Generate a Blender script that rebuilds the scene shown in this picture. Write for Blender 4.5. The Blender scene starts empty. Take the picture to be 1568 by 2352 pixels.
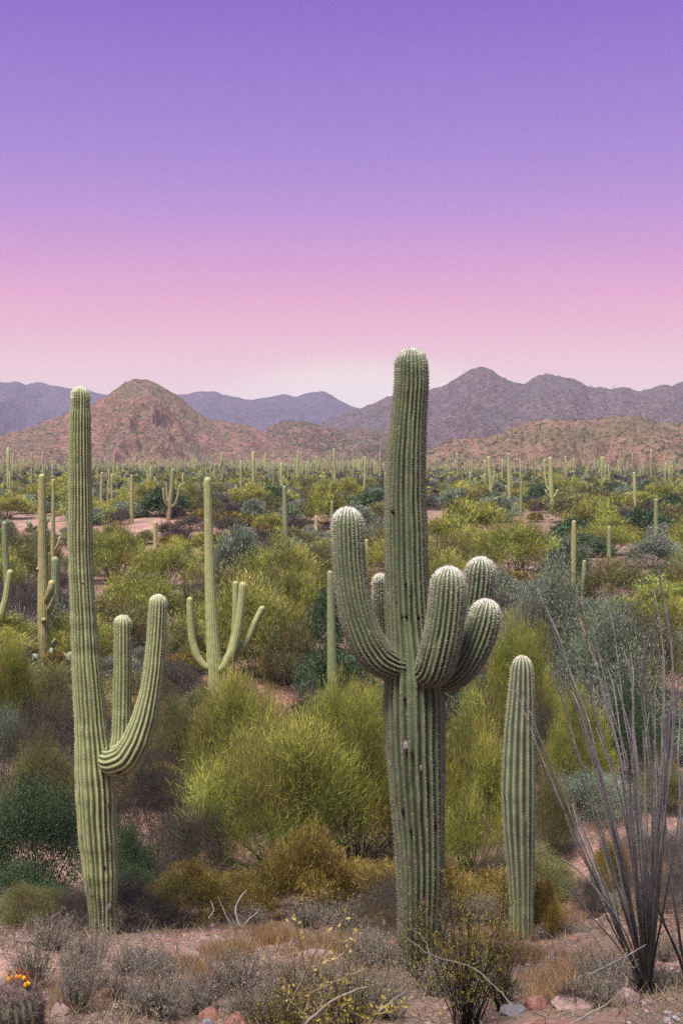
import bpy, math
import numpy as np
from mathutils import Vector

SC = bpy.context.scene
COL = SC.collection
W_D, H_D, F_D = 1568.0, 2352.0, 2616.0      # the units in which the place was surveyed
V_HOR = 1051.0
TH = math.atan((H_D / 2 - V_HOR) / F_D)

# ------------------------------------------------------------------ camera
cam = bpy.data.cameras.new("camera")
cam.sensor_fit = 'VERTICAL'
cam.sensor_height = 36.0
cam.lens = 36.0 * F_D / H_D
cam.clip_start = 0.1
cam.clip_end = 9000
cam.dof.use_dof = True
cam.dof.focus_distance = 10.5
cam.dof.aperture_fstop = 6.3
camo = bpy.data.objects.new("camera", cam)
camo.rotation_euler = (math.pi / 2 - TH, 0, 0)
COL.objects.link(camo)
SC.camera = camo


def P(u, v, D):
    xc = (u - W_D / 2) / F_D
    yc = (H_D / 2 - v) / F_D
    y = math.cos(TH) + yc * math.sin(TH)
    z = -math.sin(TH) + yc * math.cos(TH)
    return np.array([xc / y * D, D, z / y * D])


def proj(x, y, z):
    fy = y * math.cos(TH) - z * math.sin(TH)
    uy = y * math.sin(TH) + z * math.cos(TH)
    return W_D / 2 + F_D * x / fy, H_D / 2 - F_D * uy / fy


EXPO = 0.9


def s2l(r, g, b):
    f = lambda c: (c / 255 / 12.92) if c / 255 <= 0.04045 else ((c / 255 + 0.055) / 1.055) ** 2.4
    return (f(r), f(g), f(b))


# ------------------------------------------------------------------ sky and sun
SUN_EL, SUN_AZ = math.radians(68), math.radians(215)     # azimuth clockwise from +Y: behind the camera, to its left
world = bpy.data.worlds.new("World")
SC.world = world
world.use_nodes = True
nt = world.node_tree
N, LK = nt.nodes, nt.links
bg = N['Background']
sky = N.new('ShaderNodeTexSky')
sky.sky_type = 'NISHITA'
sky.sun_disc = False
sky.sun_elevation = SUN_EL
sky.sun_rotation = SUN_AZ
tc = N.new('ShaderNodeTexCoord')
sep = N.new('ShaderNodeSeparateXYZ')
LK.new(tc.outputs['Generated'], sep.inputs[0])
ramp = N.new('ShaderNodeValToRGB')
mul = N.new('ShaderNodeMath'); mul.operation = 'MULTIPLY'; mul.inputs[1].default_value = 2.0
LK.new(sep.outputs['Z'], mul.inputs[0])
LK.new(mul.outputs[0], ramp.inputs[0])
sky_rows = [(1040, (255, 238, 224)), (960, (254, 233, 221)), (900, (251, 223, 216)), (840, (247, 208, 209)), (760, (241, 188, 204)), (690, (233, 173, 206)),
            (620, (219, 162, 209)), (550, (203, 153, 211)), (480, (187, 146, 213)), (380, (170, 137, 213)), (260, (158, 126, 210)),
            (130, (147, 115, 206)), (0, (135, 103, 201))]
els = ramp.color_ramp.elements
while len(els) < len(sky_rows):
    els.new(0.5)
for e, (v, c) in zip(els, sky_rows):
    d = P(784, v, 1.0)
    e.position = max(0.0, 2.0 * d[2] / np.linalg.norm(d))
    e.color = (*(x * 2 ** -EXPO for x in s2l(*c)), 1)
# afterglow low over the saddle between the mountains
gl = N.new('ShaderNodeVectorMath'); gl.operation = 'MULTIPLY'; gl.inputs[1].default_value = (1, 1, 2.9)
LK.new(tc.outputs['Generated'], gl.inputs[0])
gn = N.new('ShaderNodeVectorMath'); gn.operation = 'NORMALIZE'
LK.new(gl.outputs[0], gn.inputs[0])
gd = N.new('ShaderNodeVectorMath'); gd.operation = 'DOT_PRODUCT'
g0 = P(845, 955, 1.0) * np.array([1, 1, 2.9]); g0 /= np.linalg.norm(g0)
gd.inputs[1].default_value = tuple(g0)
LK.new(gn.outputs[0], gd.inputs[0])
gm = N.new('ShaderNodeMapRange'); gm.interpolation_type = 'SMOOTHERSTEP'
gm.inputs['From Min'].default_value = math.cos(math.radians(10)); gm.inputs['From Max'].default_value = 1.0
gm.inputs['To Min'].default_value = 0; gm.inputs['To Max'].default_value = 0.92
LK.new(gd.outputs['Value'], gm.inputs[0])
mixg = N.new('ShaderNodeMix'); mixg.data_type = 'RGBA'
LK.new(gm.outputs[0], mixg.inputs[0])
LK.new(ramp.outputs[0], mixg.inputs[6])
mixg.inputs[7].default_value = (*(x * 2 ** -EXPO for x in s2l(255, 244, 231)), 1)
# away from the afterglow the low sky is dimmer
bk = N.new('ShaderNodeMapRange'); bk.interpolation_type = 'SMOOTHSTEP'
bk.inputs['From Min'].default_value = -0.5; bk.inputs['From Max'].default_value = 0.75
bk.inputs['To Min'].default_value = 0.22; bk.inputs['To Max'].default_value = 1.0
LK.new(sep.outputs['Y'], bk.inputs[0])
dim = N.new('ShaderNodeVectorMath'); dim.operation = 'SCALE'
LK.new(mixg.outputs[2], dim.inputs[0]); LK.new(bk.outputs[0], dim.inputs['Scale'])
# daylight left in the upper dome
sk = N.new('ShaderNodeVectorMath'); sk.operation = 'SCALE'; sk.inputs['Scale'].default_value = 0.15
LK.new(sky.outputs[0], sk.inputs[0])
up = N.new('ShaderNodeMapRange'); up.interpolation_type = 'SMOOTHSTEP'
up.inputs['From Min'].default_value = 0.40; up.inputs['From Max'].default_value = 0.62
LK.new(sep.outputs['Z'], up.inputs[0])
mixs = N.new('ShaderNodeMix'); mixs.data_type = 'RGBA'
LK.new(up.outputs[0], mixs.inputs[0])
LK.new(dim.outputs[0], mixs.inputs[6])
LK.new(sk.outputs[0], mixs.inputs[7])
LK.new(mixs.outputs[2], bg.inputs['Color'])
bg.inputs['Strength'].default_value = 1.0

sun = bpy.data.lights.new("sun", 'SUN')
sun.energy = 4.2
sun.angle = math.radians(18)
sun.color = (1.0, 0.885, 0.79)
suno = bpy.data.objects.new("sun", sun)
sd = Vector((math.sin(SUN_AZ) * math.cos(SUN_EL), math.cos(SUN_AZ) * math.cos(SUN_EL), math.sin(SUN_EL)))
suno.rotation_euler = sd.to_track_quat('Z', 'Y').to_euler()
suno.location = (0, -20, 40)
COL.objects.link(suno)

SC.view_settings.view_transform = 'Standard'
SC.view_settings.look = 'None'
SC.view_settings.exposure = EXPO
SC.view_settings.gamma = 1.0
SC.cycles.use_denoising = False
SC.cycles.filter_width = 1.4
SC.cycles.use_adaptive_sampling = False
SC.cycles.max_bounces = 6
SC.cycles.diffuse_bounces = 3
SC.cycles.transmission_bounces = 3
SC.cycles.volume_bounces = 0
SC.cycles.sample_clamp_indirect = 4.0

RNG = np.random.default_rng(7)

# ------------------------------------------------------------------ noise, meshes, materials


def _hash(ix, iy, seed):
    n = (ix.astype(np.int64) * 374761393 + iy.astype(np.int64) * 668265263 + seed * 974634211) & 0x7fffffff
    n = ((n ^ (n >> 13)) * 1274126177) & 0x7fffffff
    return ((n ^ (n >> 16)) & 0xffff) / 65535.0 * 2 - 1


def vnoise(x, y, seed=0):
    x, y = np.broadcast_arrays(np.asarray(x, float), np.asarray(y, float))
    ix, iy = np.floor(x), np.floor(y)
    fx, fy = x - ix, y - iy
    fx, fy = fx * fx * (3 - 2 * fx), fy * fy * (3 - 2 * fy)
    a, b = _hash(ix, iy, seed), _hash(ix + 1, iy, seed)
    c, d = _hash(ix, iy + 1, seed), _hash(ix + 1, iy + 1, seed)
    return (a * (1 - fx) + b * fx) * (1 - fy) + (c * (1 - fx) + d * fx) * fy


def fbm(x, y, seed=0, o=4):
    t = 0
    for k in range(o):
        t = t + vnoise(np.asarray(x) * 2 ** k, np.asarray(y) * 2 ** k, seed + k * 17) * 0.5 ** k
    return t


class MB:
    def __init__(self):
        self.V, self.Q, self.T, self.C, self.qm, self.tm, self.n = [], [], [], [], [], [], 0

    def add(self, V, Q=None, T=None, col=(1, 1, 1), m=0):
        V = np.asarray(V, float).reshape(-1, 3)
        self.V.append(V)
        c = np.asarray(col, float)
        self.C.append(np.broadcast_to(c, (len(V), 3)) if c.ndim == 1 else c.reshape(-1, 3))
        if Q is not None and len(Q):
            self.Q.append(np.asarray(Q, int).reshape(-1, 4) + self.n); self.qm.append(np.full(len(self.Q[-1]), m))
        if T is not None and len(T):
            self.T.append(np.asarray(T, int).reshape(-1, 3) + self.n); self.tm.append(np.full(len(self.T[-1]), m))
        self.n += len(V)

    def join(self, o, m_shift=0):
        for k in o.Q: self.Q.append(k + self.n)
        for k in o.T: self.T.append(k + self.n)
        self.qm += [k + m_shift for k in o.qm]; self.tm += [k + m_shift for k in o.tm]
        self.V += o.V; self.C += o.C; self.n += o.n

    def mesh(self, name, mats, smooth=False):
        V = np.concatenate(self.V)
        Q = np.concatenate(self.Q) if self.Q else np.zeros((0, 4), int)
        T = np.concatenate(self.T) if self.T else np.zeros((0, 3), int)
        mi = np.concatenate((self.qm if self.Q else []) + (self.tm if self.T else []))
        me = bpy.data.meshes.new(name)
        me.vertices.add(len(V)); me.vertices.foreach_set('co', V.astype(np.float32).ravel())
        me.loops.add(Q.size + T.size)
        me.loops.foreach_set('vertex_index', np.concatenate([Q.ravel(), T.ravel()]).astype(np.int32))
        me.polygons.add(len(Q) + len(T))
        tot = np.concatenate([np.full(len(Q), 4), np.full(len(T), 3)]).astype(np.int32)
        me.polygons.foreach_set('loop_start', np.concatenate([[0], np.cumsum(tot)[:-1]]).astype(np.int32))
        me.polygons.foreach_set('material_index', mi.astype(np.int32))
        me.polygons.foreach_set('use_smooth', np.full(len(tot), bool(smooth)))
        a = me.attributes.new('tint', 'FLOAT_COLOR', 'POINT')
        C = np.concatenate([np.concatenate(self.C), np.ones((len(V), 1))], 1)
        a.data.foreach_set('color', C.astype(np.float32).ravel())
        for m in mats: me.materials.append(m)
        me.update(calc_edges=True)
        return me

    def obj(self, name, mats, parent=None, smooth=False, loc=None):
        return link(name, self.mesh(name, mats, smooth), parent, loc)


def link(name, data, parent=None, loc=None, rz=0.0, sc=1.0):
    o = bpy.data.objects.new(name, data)
    COL.objects.link(o)
    if parent is not None: o.parent = parent
    if loc is not None: o.location = tuple(loc)
    o.rotation_euler = (0, 0, rz)
    o.scale = sc if hasattr(sc, '__len__') else (sc, sc, sc)
    return o


def tag(o, label=None, cat=None, group=None, kind=None):
    if label: o['label'] = label
    if cat: o['category'] = cat
    if group: o['group'] = group
    if kind: o['kind'] = kind
    return o


def new_mat(name):
    m = bpy.data.materials.new(name); m.use_nodes = True
    return m, m.node_tree.nodes, m.node_tree.links, m.node_tree.nodes['Principled BSDF']


def noise_node(N, L, scale, detail=4, rough=0.55, coord='Object'):
    t = N.new('ShaderNodeTexCoord'); n = N.new('ShaderNodeTexNoise')
    n.inputs['Scale'].default_value = scale; n.inputs['Detail'].default_value = detail; n.inputs['Roughness'].default_value = rough
    L.new(t.outputs[coord], n.inputs['Vector'])
    return n


def ramp_node(N, L, src, stops):
    r = N.new('ShaderNodeValToRGB'); e = r.color_ramp.elements
    while len(e) < len(stops): e.new(0.5)
    for k, (p, c) in zip(e, stops):
        k.position = p; k.color = (*c, 1) if len(c) == 3 else c
    L.new(src, r.inputs[0])
    return r


def mix_node(N, L, a, b, f, mode='MIX'):
    m = N.new('ShaderNodeMix'); m.data_type = 'RGBA'; m.blend_type = mode
    for s, x in ((m.inputs[6], a), (m.inputs[7], b), (m.inputs[0], f)):
        if isinstance(x, (int, float)): s.default_value = x
        elif isinstance(x, tuple): s.default_value = (*x, 1)
        else: L.new(x, s)
    return m.outputs[2]


def tint_mat(name, vary=0.35, scale=12.0, rough=0.7, bump=0.0, bscale=60.0, transl=0.0, spec=0.25):
    m, N, L, b = new_mat(name)
    a = N.new('ShaderNodeAttribute'); a.attribute_name = 'tint'
    n = noise_node(N, L, scale)
    r = ramp_node(N, L, n.outputs['Fac'], [(0.3, (1 - vary,) * 3), (0.7, (1 + vary * 0.6,) * 3)])
    c = mix_node(N, L, a.outputs['Color'], r.outputs[0], 1.0, 'MULTIPLY')
    L.new(c, b.inputs['Base Color'])
    b.inputs['Roughness'].default_value = rough
    b.inputs['Specular IOR Level'].default_value = spec
    if bump:
        n2 = noise_node(N, L, bscale, 3)
        bp = N.new('ShaderNodeBump'); bp.inputs['Strength'].default_value = bump; bp.inputs['Distance'].default_value = 0.01
        L.new(n2.outputs['Fac'], bp.inputs['Height']); L.new(bp.outputs[0], b.inputs['Normal'])
    if transl:
        t = N.new('ShaderNodeBsdfTranslucent'); L.new(c, t.inputs['Color'])
        ms = N.new('ShaderNodeMixShader'); ms.inputs[0].default_value = transl
        L.new(b.outputs[0], ms.inputs[1]); L.new(t.outputs[0], ms.inputs[2])
        L.new(ms.outputs[0], N['Material Output'].inputs['Surface'])
    return m


M_SKIN = tint_mat('cactus_skin', 0.22, 9.0, 0.55, 0.25, 90.0, spec=0.3)
M_SPINE = tint_mat('cactus_spine', 0.2, 30.0, 0.6, transl=0.15)
M_LEAF = tint_mat('foliage', 0.25, 1.3, 0.6, transl=0.38, spec=0.2)
M_BARK = tint_mat('bark', 0.35, 18.0, 0.85, 0.4, 70.0)
M_SCAR = tint_mat('cactus_scar', 0.6, 45.0, 0.9, 0.8, 80.0)
M_FRUIT = tint_mat('cactus_fruit', 0.3, 40.0, 0.4)


def rock_mat(name, a, b, c):
    m, N, L, s = new_mat(name)
    n = noise_node(N, L, 4.0, 8, 0.65)
    r = ramp_node(N, L, n.outputs['Fac'], [(0.25, a), (0.5, b), (0.75, c)])
    n3 = noise_node(N, L, 40.0, 4, 0.7)
    r3 = ramp_node(N, L, n3.outputs['Fac'], [(0.35, (0.7,) * 3), (0.65, (1.15,) * 3)])
    L.new(mix_node(N, L, r.outputs[0], r3.outputs[0], 1.0, 'MULTIPLY'), s.inputs['Base Color'])
    s.inputs['Roughness'].default_value = 0.9
    bp = N.new('ShaderNodeBump'); bp.inputs['Strength'].default_value = 0.7; bp.inputs['Distance'].default_value = 0.03
    n2 = noise_node(N, L, 14.0, 8, 0.7); L.new(n2.outputs['Fac'], bp.inputs['Height']); L.new(bp.outputs[0], s.inputs['Normal'])
    return m


M_ROCK = rock_mat('pink_rock', (0.16, 0.10, 0.09), (0.28, 0.185, 0.17), (0.38, 0.29, 0.27))
M_ROCKB = rock_mat('pale_rock', (0.13, 0.125, 0.13), (0.22, 0.21, 0.22), (0.30, 0.285, 0.30))
M_ROCKR = rock_mat('red_rock', (0.15, 0.06, 0.045), (0.27, 0.115, 0.085), (0.33, 0.19, 0.16))
M_ROCKD = rock_mat('dark_rock', (0.012, 0.012, 0.014), (0.035, 0.035, 0.04), (0.22, 0.21, 0.22))


def ground_mat():
    m, N, L, s = new_mat('desert_soil')
    n1 = noise_node(N, L, 0.35, 5)
    c1 = ramp_node(N, L, n1.outputs['Fac'], [(0.33, (0.20, 0.112, 0.085)), (0.52, (0.265, 0.165, 0.13)), (0.68, (0.325, 0.212, 0.158))])
    n2 = noise_node(N, L, 3.2, 8, 0.7)
    c2 = ramp_node(N, L, n2.outputs['Fac'], [(0.32, (0.62, 0.60, 0.62)), (0.5, (0.98, 0.96, 0.97)), (0.68, (1.25, 1.2, 1.18))])
    c = mix_node(N, L, c1.outputs[0], c2.outputs[0], 1.0, 'MULTIPLY')
    v = N.new('ShaderNodeTexVoronoi'); v.inputs['Scale'].default_value = 16.0
    t = N.new('ShaderNodeTexCoord'); L.new(t.outputs['Object'], v.inputs['Vector'])
    vb = ramp_node(N, L, v.outputs['Color'], [(0.25, (0.72, 0.70, 0.72)), (0.75, (1.18, 1.14, 1.14))])
    c = mix_node(N, L, c, vb.outputs[0], 0.8, 'MULTIPLY')
    # plant litter in patches
    n4 = noise_node(N, L, 0.9, 6, 0.7)
    f4 = ramp_node(N, L, n4.outputs['Fac'], [(0.41, (0, 0, 0)), (0.57, (0.82,) * 3)])
    c = mix_node(N, L, c, (0.135, 0.105, 0.082), f4.outputs[0])
    a = N.new('ShaderNodeAttribute'); a.attribute_name = 'tint'
    c = mix_node(N, L, c, a.outputs['Color'], 1.0, 'MULTIPLY')
    L.new(c, s.inputs['Base Color']); s.inputs['Roughness'].default_value = 0.95
    s.inputs['Specular IOR Level'].default_value = 0.15
    b1 = N.new('ShaderNodeBump'); b1.inputs['Strength'].default_value = 0.8; b1.inputs['Distance'].default_value = 0.06
    L.new(n2.outputs['Fac'], b1.inputs['Height'])
    b2 = N.new('ShaderNodeBump'); b2.inputs['Strength'].default_value = 0.7; b2.inputs['Distance'].default_value = 0.03; b2.invert = True
    L.new(v.outputs['Distance'], b2.inputs['Height']); L.new(b1.outputs[0], b2.inputs['Normal'])
    L.new(b2.outputs[0], s.inputs['Normal'])
    return m


def hill_mat(name, soil, soil2, veg, grain, amount):
    m, N, L, s = new_mat(name)
    n1 = noise_node(N, L, 0.16 / grain, 6, 0.6)
    c = ramp_node(N, L, n1.outputs['Fac'], [(0.35, soil), (0.62, soil2)]).outputs[0]
    n0 = noise_node(N, L, 0.9 / grain, 5, 0.7)
    r0 = ramp_node(N, L, n0.outputs['Fac'], [(0.35, (0.66, 0.65, 0.67)), (0.65, (1.36, 1.3, 1.25))])
    c = mix_node(N, L, c, r0.outputs[0], 1.0, 'MULTIPLY')
    n2 = noise_node(N, L, 0.55 / grain, 3, 0.5)
    f2 = ramp_node(N, L, n2.outputs['Fac'], [(amount, (0, 0, 0)), (amount + 0.07, (0.85,) * 3)])
    c = mix_node(N, L, c, veg, f2.outputs[0])
    n3 = noise_node(N, L, 0.03 / grain, 4, 0.6)
    f3 = ramp_node(N, L, n3.outputs['Fac'], [(0.42, (0, 0, 0)), (0.66, (0.6,) * 3)])
    c = mix_node(N, L, c, tuple(x * 1.35 for x in veg), f3.outputs[0])
    L.new(c, s.inputs['Base Color']); s.inputs['Roughness'].default_value = 1.0
    s.inputs['Specular IOR Level'].default_value = 0.05
    b1 = N.new('ShaderNodeBump'); b1.inputs['Strength'].default_value = 0.9; b1.inputs['Distance'].default_value = 2.0 * grain
    L.new(n0.outputs['Fac'], b1.inputs['Height']); L.new(b1.outputs[0], s.inputs['Normal'])
    return m


M_GROUND = ground_mat()

# ------------------------------------------------------------------ the ground
_yk = np.array([-80, -20, 0, 2, 4, 6, 7.3, 8.8, 10, 12.5, 13, 14.5, 16, 20, 24, 27, 33, 45, 60, 70, 78, 97, 115, 140, 200, 500, 5000.])
_zk = np.array([-1.0, -1.4, -1.7, -1.95, -2.6, -3.28, -3.75, -4.30, -4.66, -5.30, -5.48, -5.95, -6.3, -6.65, -6.55, -6.35, -6.1, -6.1, -6.2, -6.4, -6.5, -5.15, -5.3, -5.6, -5.6, -5.6, -5.6])


def sstep(a, b, x):
    t = np.clip((np.asarray(x, float) - a) / (b - a), 0, 1)
    return t * t * (3 - 2 * t)


def gz(x, y):
    x = np.asarray(x, float); y = np.asarray(y, float)
    z = 0
    for k, w in ((-1, .25), (0, .5), (1, .25)):
        z = z + w * np.interp(y + k * (0.4 + 0.03 * np.clip(y, 0, 300)), _yk, _zk)
    z = z + 0.75 * np.exp(-((y - 18.5) / 4.2) ** 2) * sstep(2.2, 5.0, x)
    near = 1 - sstep(22, 40, y)
    z = z + near * (0.10 * vnoise(x / 1.9, y / 1.9, 3) + 0.035 * fbm(x / 0.55, y / 0.55, 9, 2))
    z = z + (1 - near) * (0.30 * vnoise(x / 16, y / 16, 5) + 0.10 * vnoise(x / 5, y / 5, 6))
    return z


def build_ground():
    ys = np.concatenate([np.linspace(-60, 2, 24, endpoint=False), np.arange(2, 18, 0.07), np.arange(18, 40, 0.25),
                         40 * (3300 / 40) ** (np.linspace(0, 1, 190))])
    t = np.linspace(-1, 1, 321)
    s = 0.22 * t + 0.78 * t ** 3
    wd = 30 + 0.95 * np.clip(ys, 0, None)
    X = s[None, :] * wd[:, None]; Y = np.repeat(ys[:, None], len(t), 1)
    Z = gz(X, Y)
    nr, nc = X.shape
    idx = np.arange(nr * nc).reshape(nr, nc)
    Q = np.stack([idx[:-1, :-1], idx[:-1, 1:], idx[1:, 1:], idx[1:, :-1]], -1).reshape(-1, 4)
    bank = np.exp(-((Y - 90) / 14) ** 2) * sstep(16, -2, X) * 0.62 + np.exp(-((Y - 34) / 7) ** 2) * 0.15
    red = np.exp(-((Y - 29) / 5) ** 2 - ((X + 1.5) / 5) ** 2)
    C = np.ones((nr, nc, 3)) * (1 + bank[..., None] * np.array([0.75, 0.62, 0.60])) * (1 + red[..., None] * np.array([0.1, -0.1, -0.14]))
    mb = MB(); mb.add(np.stack([X, Y, Z], -1), Q, col=C.reshape(-1, 3))
    tag(mb.obj('ground', [M_GROUND], smooth=True), 'pinkish stony desert soil falling into a wash and running flat to the hills', 'ground', kind='structure')


build_ground()


# ------------------------------------------------------------------ hills
HILLS = {}


def hill(name, label, prof, D, front, back, mat, seed, gully, grain, nu=520, nv=200, foot=-7.0, rough=2.2):
    pu = np.array([p[0] for p in prof], float); pv = np.array([p[1] for p in prof], float)
    u = np.linspace(pu[0], pu[-1], nu)
    v = np.interp(u, pu, pv)
    k = np.exp(-np.linspace(-2, 2, 5) ** 2); k /= k.sum()
    v = np.convolve(np.pad(v, 2, 'edge'), k, 'valid') + rough * fbm(u / 26.0, 0 * u, seed + 9, 4)
    zc = np.array([P(a, b, D)[2] for a, b in zip(u, v)])
    xc = np.array([P(a, b, 1.0)[0] for a, b in zip(u, v)])
    tf = np.linspace(0, 1, nv); tb = np.linspace(0, 1, 40)[1:]
    wav = vnoise(u / 210.0, 0 * u, seed) * 0.25
    Yf = D - front * (1 + wav[None, :]) * (1 - tf[:, None])
    hf = foot + (zc - foot)[None, :] * (0.30 * tf + 0.70 * tf ** 1.7)[:, None]
    Yb = D + back * tb[:, None] + 0 * u[None, :]
    hb = foot + (zc - foot)[None, :] * (1 - tb ** 1.3)[:, None]
    Y = np.concatenate([Yf, Yb]); Z = np.concatenate([hf, hb])
    X = xc[None, :] * Y
    t = np.concatenate([tf, 1 - tb])[:, None]
    mask = np.sin(np.clip(t, 0, 1) * math.pi) ** 0.8
    rel = np.clip((zc - foot) / max(1, (zc - foot).max()), 0, 1)[None, :]
    wx = X + fbm(X / (5 * gully), Y / (9 * gully), seed + 3, 2) * gully * 2.5
    rid = 1 - np.abs(fbm(wx / (6 * gully), Y / (16 * gully), seed + 1, 4))
    det = fbm(X / (1.4 * gully), Y / (1.4 * gully), seed + 2, 4)
    Z = Z + mask * rel * ((rid - 0.75) * gully * 2.3 + det * gully * 0.55)
    Z = Z + (1 - mask) * (t > 0.5) * det * gully * 0.07 * rel
    nr, nc = X.shape
    idx = np.arange(nr * nc).reshape(nr, nc)
    Q = np.stack([idx[:-1, :-1], idx[:-1, 1:], idx[1:, 1:], idx[1:, :-1]], -1).reshape(-1, 4)
    mb = MB(); mb.add(np.stack([X, Y, Z], -1), Q)
    HILLS[name] = (X[:nv], Y[:nv], Z[:nv])
    return tag(mb.obj(name, [mat], smooth=True), label, 'hill', kind='structure')


hill('far_mountains', 'blue far mountain range with a low uneven crest behind all the other hills',
     [(-700, 920), (-400, 890), (-160, 895), (-40, 872), (0, 878), (14, 881), (36, 875), (60, 884), (90, 877), (120, 885), (165, 893), (220, 902), (300, 912),
      (380, 908), (430, 905), (500, 901), (540, 913), (570, 918), (620, 913), (652, 908), (680, 910), (712, 900), (735, 896), (752, 900), (770, 915), (815, 934), (870, 955),
      (960, 985), (1100, 1000), (1500, 990), (2200, 980)], 2600, 700, 500,
     hill_mat('far_slope', (0.085, 0.075, 0.10), (0.115, 0.10, 0.12), (0.05, 0.062, 0.072), 7.0, 0.50), 11, 32, 1)
hill('twin_peak_mountain', 'purple grey mountain with a pointed peak and a lower rounded one beside it',
     [(520, 1062), (640, 1010), (700, 990), (750, 965), (815, 940), (860, 925), (900, 908), (985, 898), (1020, 884), (1060, 862), (1085, 847), (1105, 842), (1128, 848), (1145, 860), (1175, 876),
      (1205, 882), (1220, 874), (1235, 864), (1255, 858), (1275, 862), (1290, 868), (1318, 872), (1335, 880), (1350, 891), (1375, 890), (1400, 893), (1422, 887), (1440, 889), (1465, 896), (1485, 893),
      (1500, 890), (1520, 882), (1540, 886), (1555, 879), (1600, 868), (1700, 855), (1900, 900), (2200, 1000), (2300, 1055)], 1500, 480, 400,
     hill_mat('mountain_slope', (0.13, 0.084, 0.085), (0.19, 0.125, 0.113), (0.062, 0.064, 0.058), 2.6, 0.47), 23, 17, 1)
hill('red_hill', 'rounded reddish brown hill dotted with scrub behind the tall two armed saguaro',
     [(-500, 1062), (-300, 1048), (-150, 1030), (0, 1000), (40, 990), (80, 977), (120, 962), (160, 947), (200, 932), (240, 912), (270, 889), (290, 876), (305, 871), (330, 873), (350, 876),
      (370, 887), (400, 905), (430, 927), (455, 950), (480, 963), (520, 970), (560, 976), (585, 985), (620, 1000), (680, 1022), (760, 1046), (820, 1060)], 650, 190, 160,
     hill_mat('red_slope', (0.21, 0.115, 0.092), (0.30, 0.172, 0.135), (0.088, 0.086, 0.058), 1.1, 0.49), 37, 8, 1, nu=640, nv=260)
hill('low_red_knoll', 'low red stony knoll between the rounded hill and the twin peaked mountain',
     [(480, 1056), (545, 1035), (585, 1003), (610, 985), (632, 974), (660, 966), (690, 964), (712, 970), (740, 982), (780, 988), (830, 986), (880, 992), (940, 1010), (1000, 1035), (1060, 1056)], 760, 150, 140,
     hill_mat('knoll_slope', (0.175, 0.105, 0.09), (0.25, 0.155, 0.125), (0.075, 0.08, 0.05), 1.6, 0.47), 41, 7, 1)
hill('low_orange_hill', 'low orange hill with scattered scrub at the foot of the twin peaked mountain',
     [(820, 1062), (900, 1052), (985, 1034), (1020, 1017), (1054, 1005), (1110, 1001), (1154, 995), (1179, 978), (1215, 968), (1250, 964), (1300, 966), (1345, 966), (1380, 962), (1410, 956), (1430, 954),
      (1452, 957), (1474, 961), (1500, 969), (1540, 972), (1568, 977), (1650, 985), (1800, 1010), (2000, 1058)], 470, 120, 120,
     hill_mat('orange_slope', (0.21, 0.122, 0.092), (0.295, 0.19, 0.14), (0.085, 0.09, 0.052), 1.1, 0.53), 53, 5, 1, nu=640, nv=260)


# ------------------------------------------------------------------ saguaro columns
def unit(a):
    return a / np.maximum(np.linalg.norm(a, axis=-1, keepdims=True), 1e-9)


def smooth_path(pts, rads, ring, cap, sig=0.05, start_round=0.0):
    pts = np.asarray(pts, float); rads = np.asarray(rads, float)
    seg = np.linalg.norm(np.diff(pts, axis=0), axis=1); s = np.concatenate([[0], np.cumsum(seg)])
    Lt = s[-1]
    n = 400
    sd_ = np.linspace(0, Lt, n)
    pd = np.stack([np.interp(sd_, s, pts[:, k]) for k in range(3)], 1); rd = np.interp(sd_, s, rads)
    w = max(1, int(sig * Lt / (Lt / n)) if sig * n >= 1 else 1)
    w = max(2, int(n * sig))
    ker = np.hanning(2 * w + 1); ker /= ker.sum()
    ext = lambda a: np.concatenate([2 * a[0] - a[1:w + 1][::-1], a, 2 * a[-1] - a[-w - 1:-1][::-1]])
    pd = np.stack([np.convolve(ext(pd[:, k]), ker, 'valid') for k in range(3)], 1)
    rd = np.convolve(ext(rd), ker, 'valid')
    c = cap * rd[-1]
    q = np.concatenate([np.arange(0, max(Lt - c, ring), ring), Lt - c + c * np.sin(np.linspace(0, math.pi / 2, 11))])
    if start_round:
        c0 = start_round * rd[0]
        q = np.concatenate([c0 * (1 - np.cos(np.linspace(0, math.pi / 2, 8))), q[q > c0 + ring * .5]])
    q = np.unique(np.clip(q, 0, Lt))
    p = np.stack([np.interp(q, sd_, pd[:, k]) for k in range(3)], 1); r = np.interp(q, sd_, rd)
    fc = np.clip((q - (Lt - c)) / c, 0, 1)
    r = r * np.sqrt(np.clip(1 - fc ** 2.1, 0.0009, 1))
    if start_round:
        f0 = np.clip(1 - q / c0, 0, 1)
        r = r * np.sqrt(np.clip(1 - f0 ** 2.2, 0.02, 1))
    return p, r, q, Lt, fc


def frames(p):
    T = unit(np.gradient(p, axis=0))
    n0 = np.array([0, -1.0, 0]); n0 = unit(n0 - T[0] * n0.dot(T[0]))
    Ns = [n0]
    for k in range(1, len(p)):
        n = Ns[-1] - T[k] * Ns[-1].dot(T[k]); Ns.append(n / np.linalg.norm(n))
    Ns = np.array(Ns)
    return T, Ns, np.cross(T, Ns)


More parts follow.
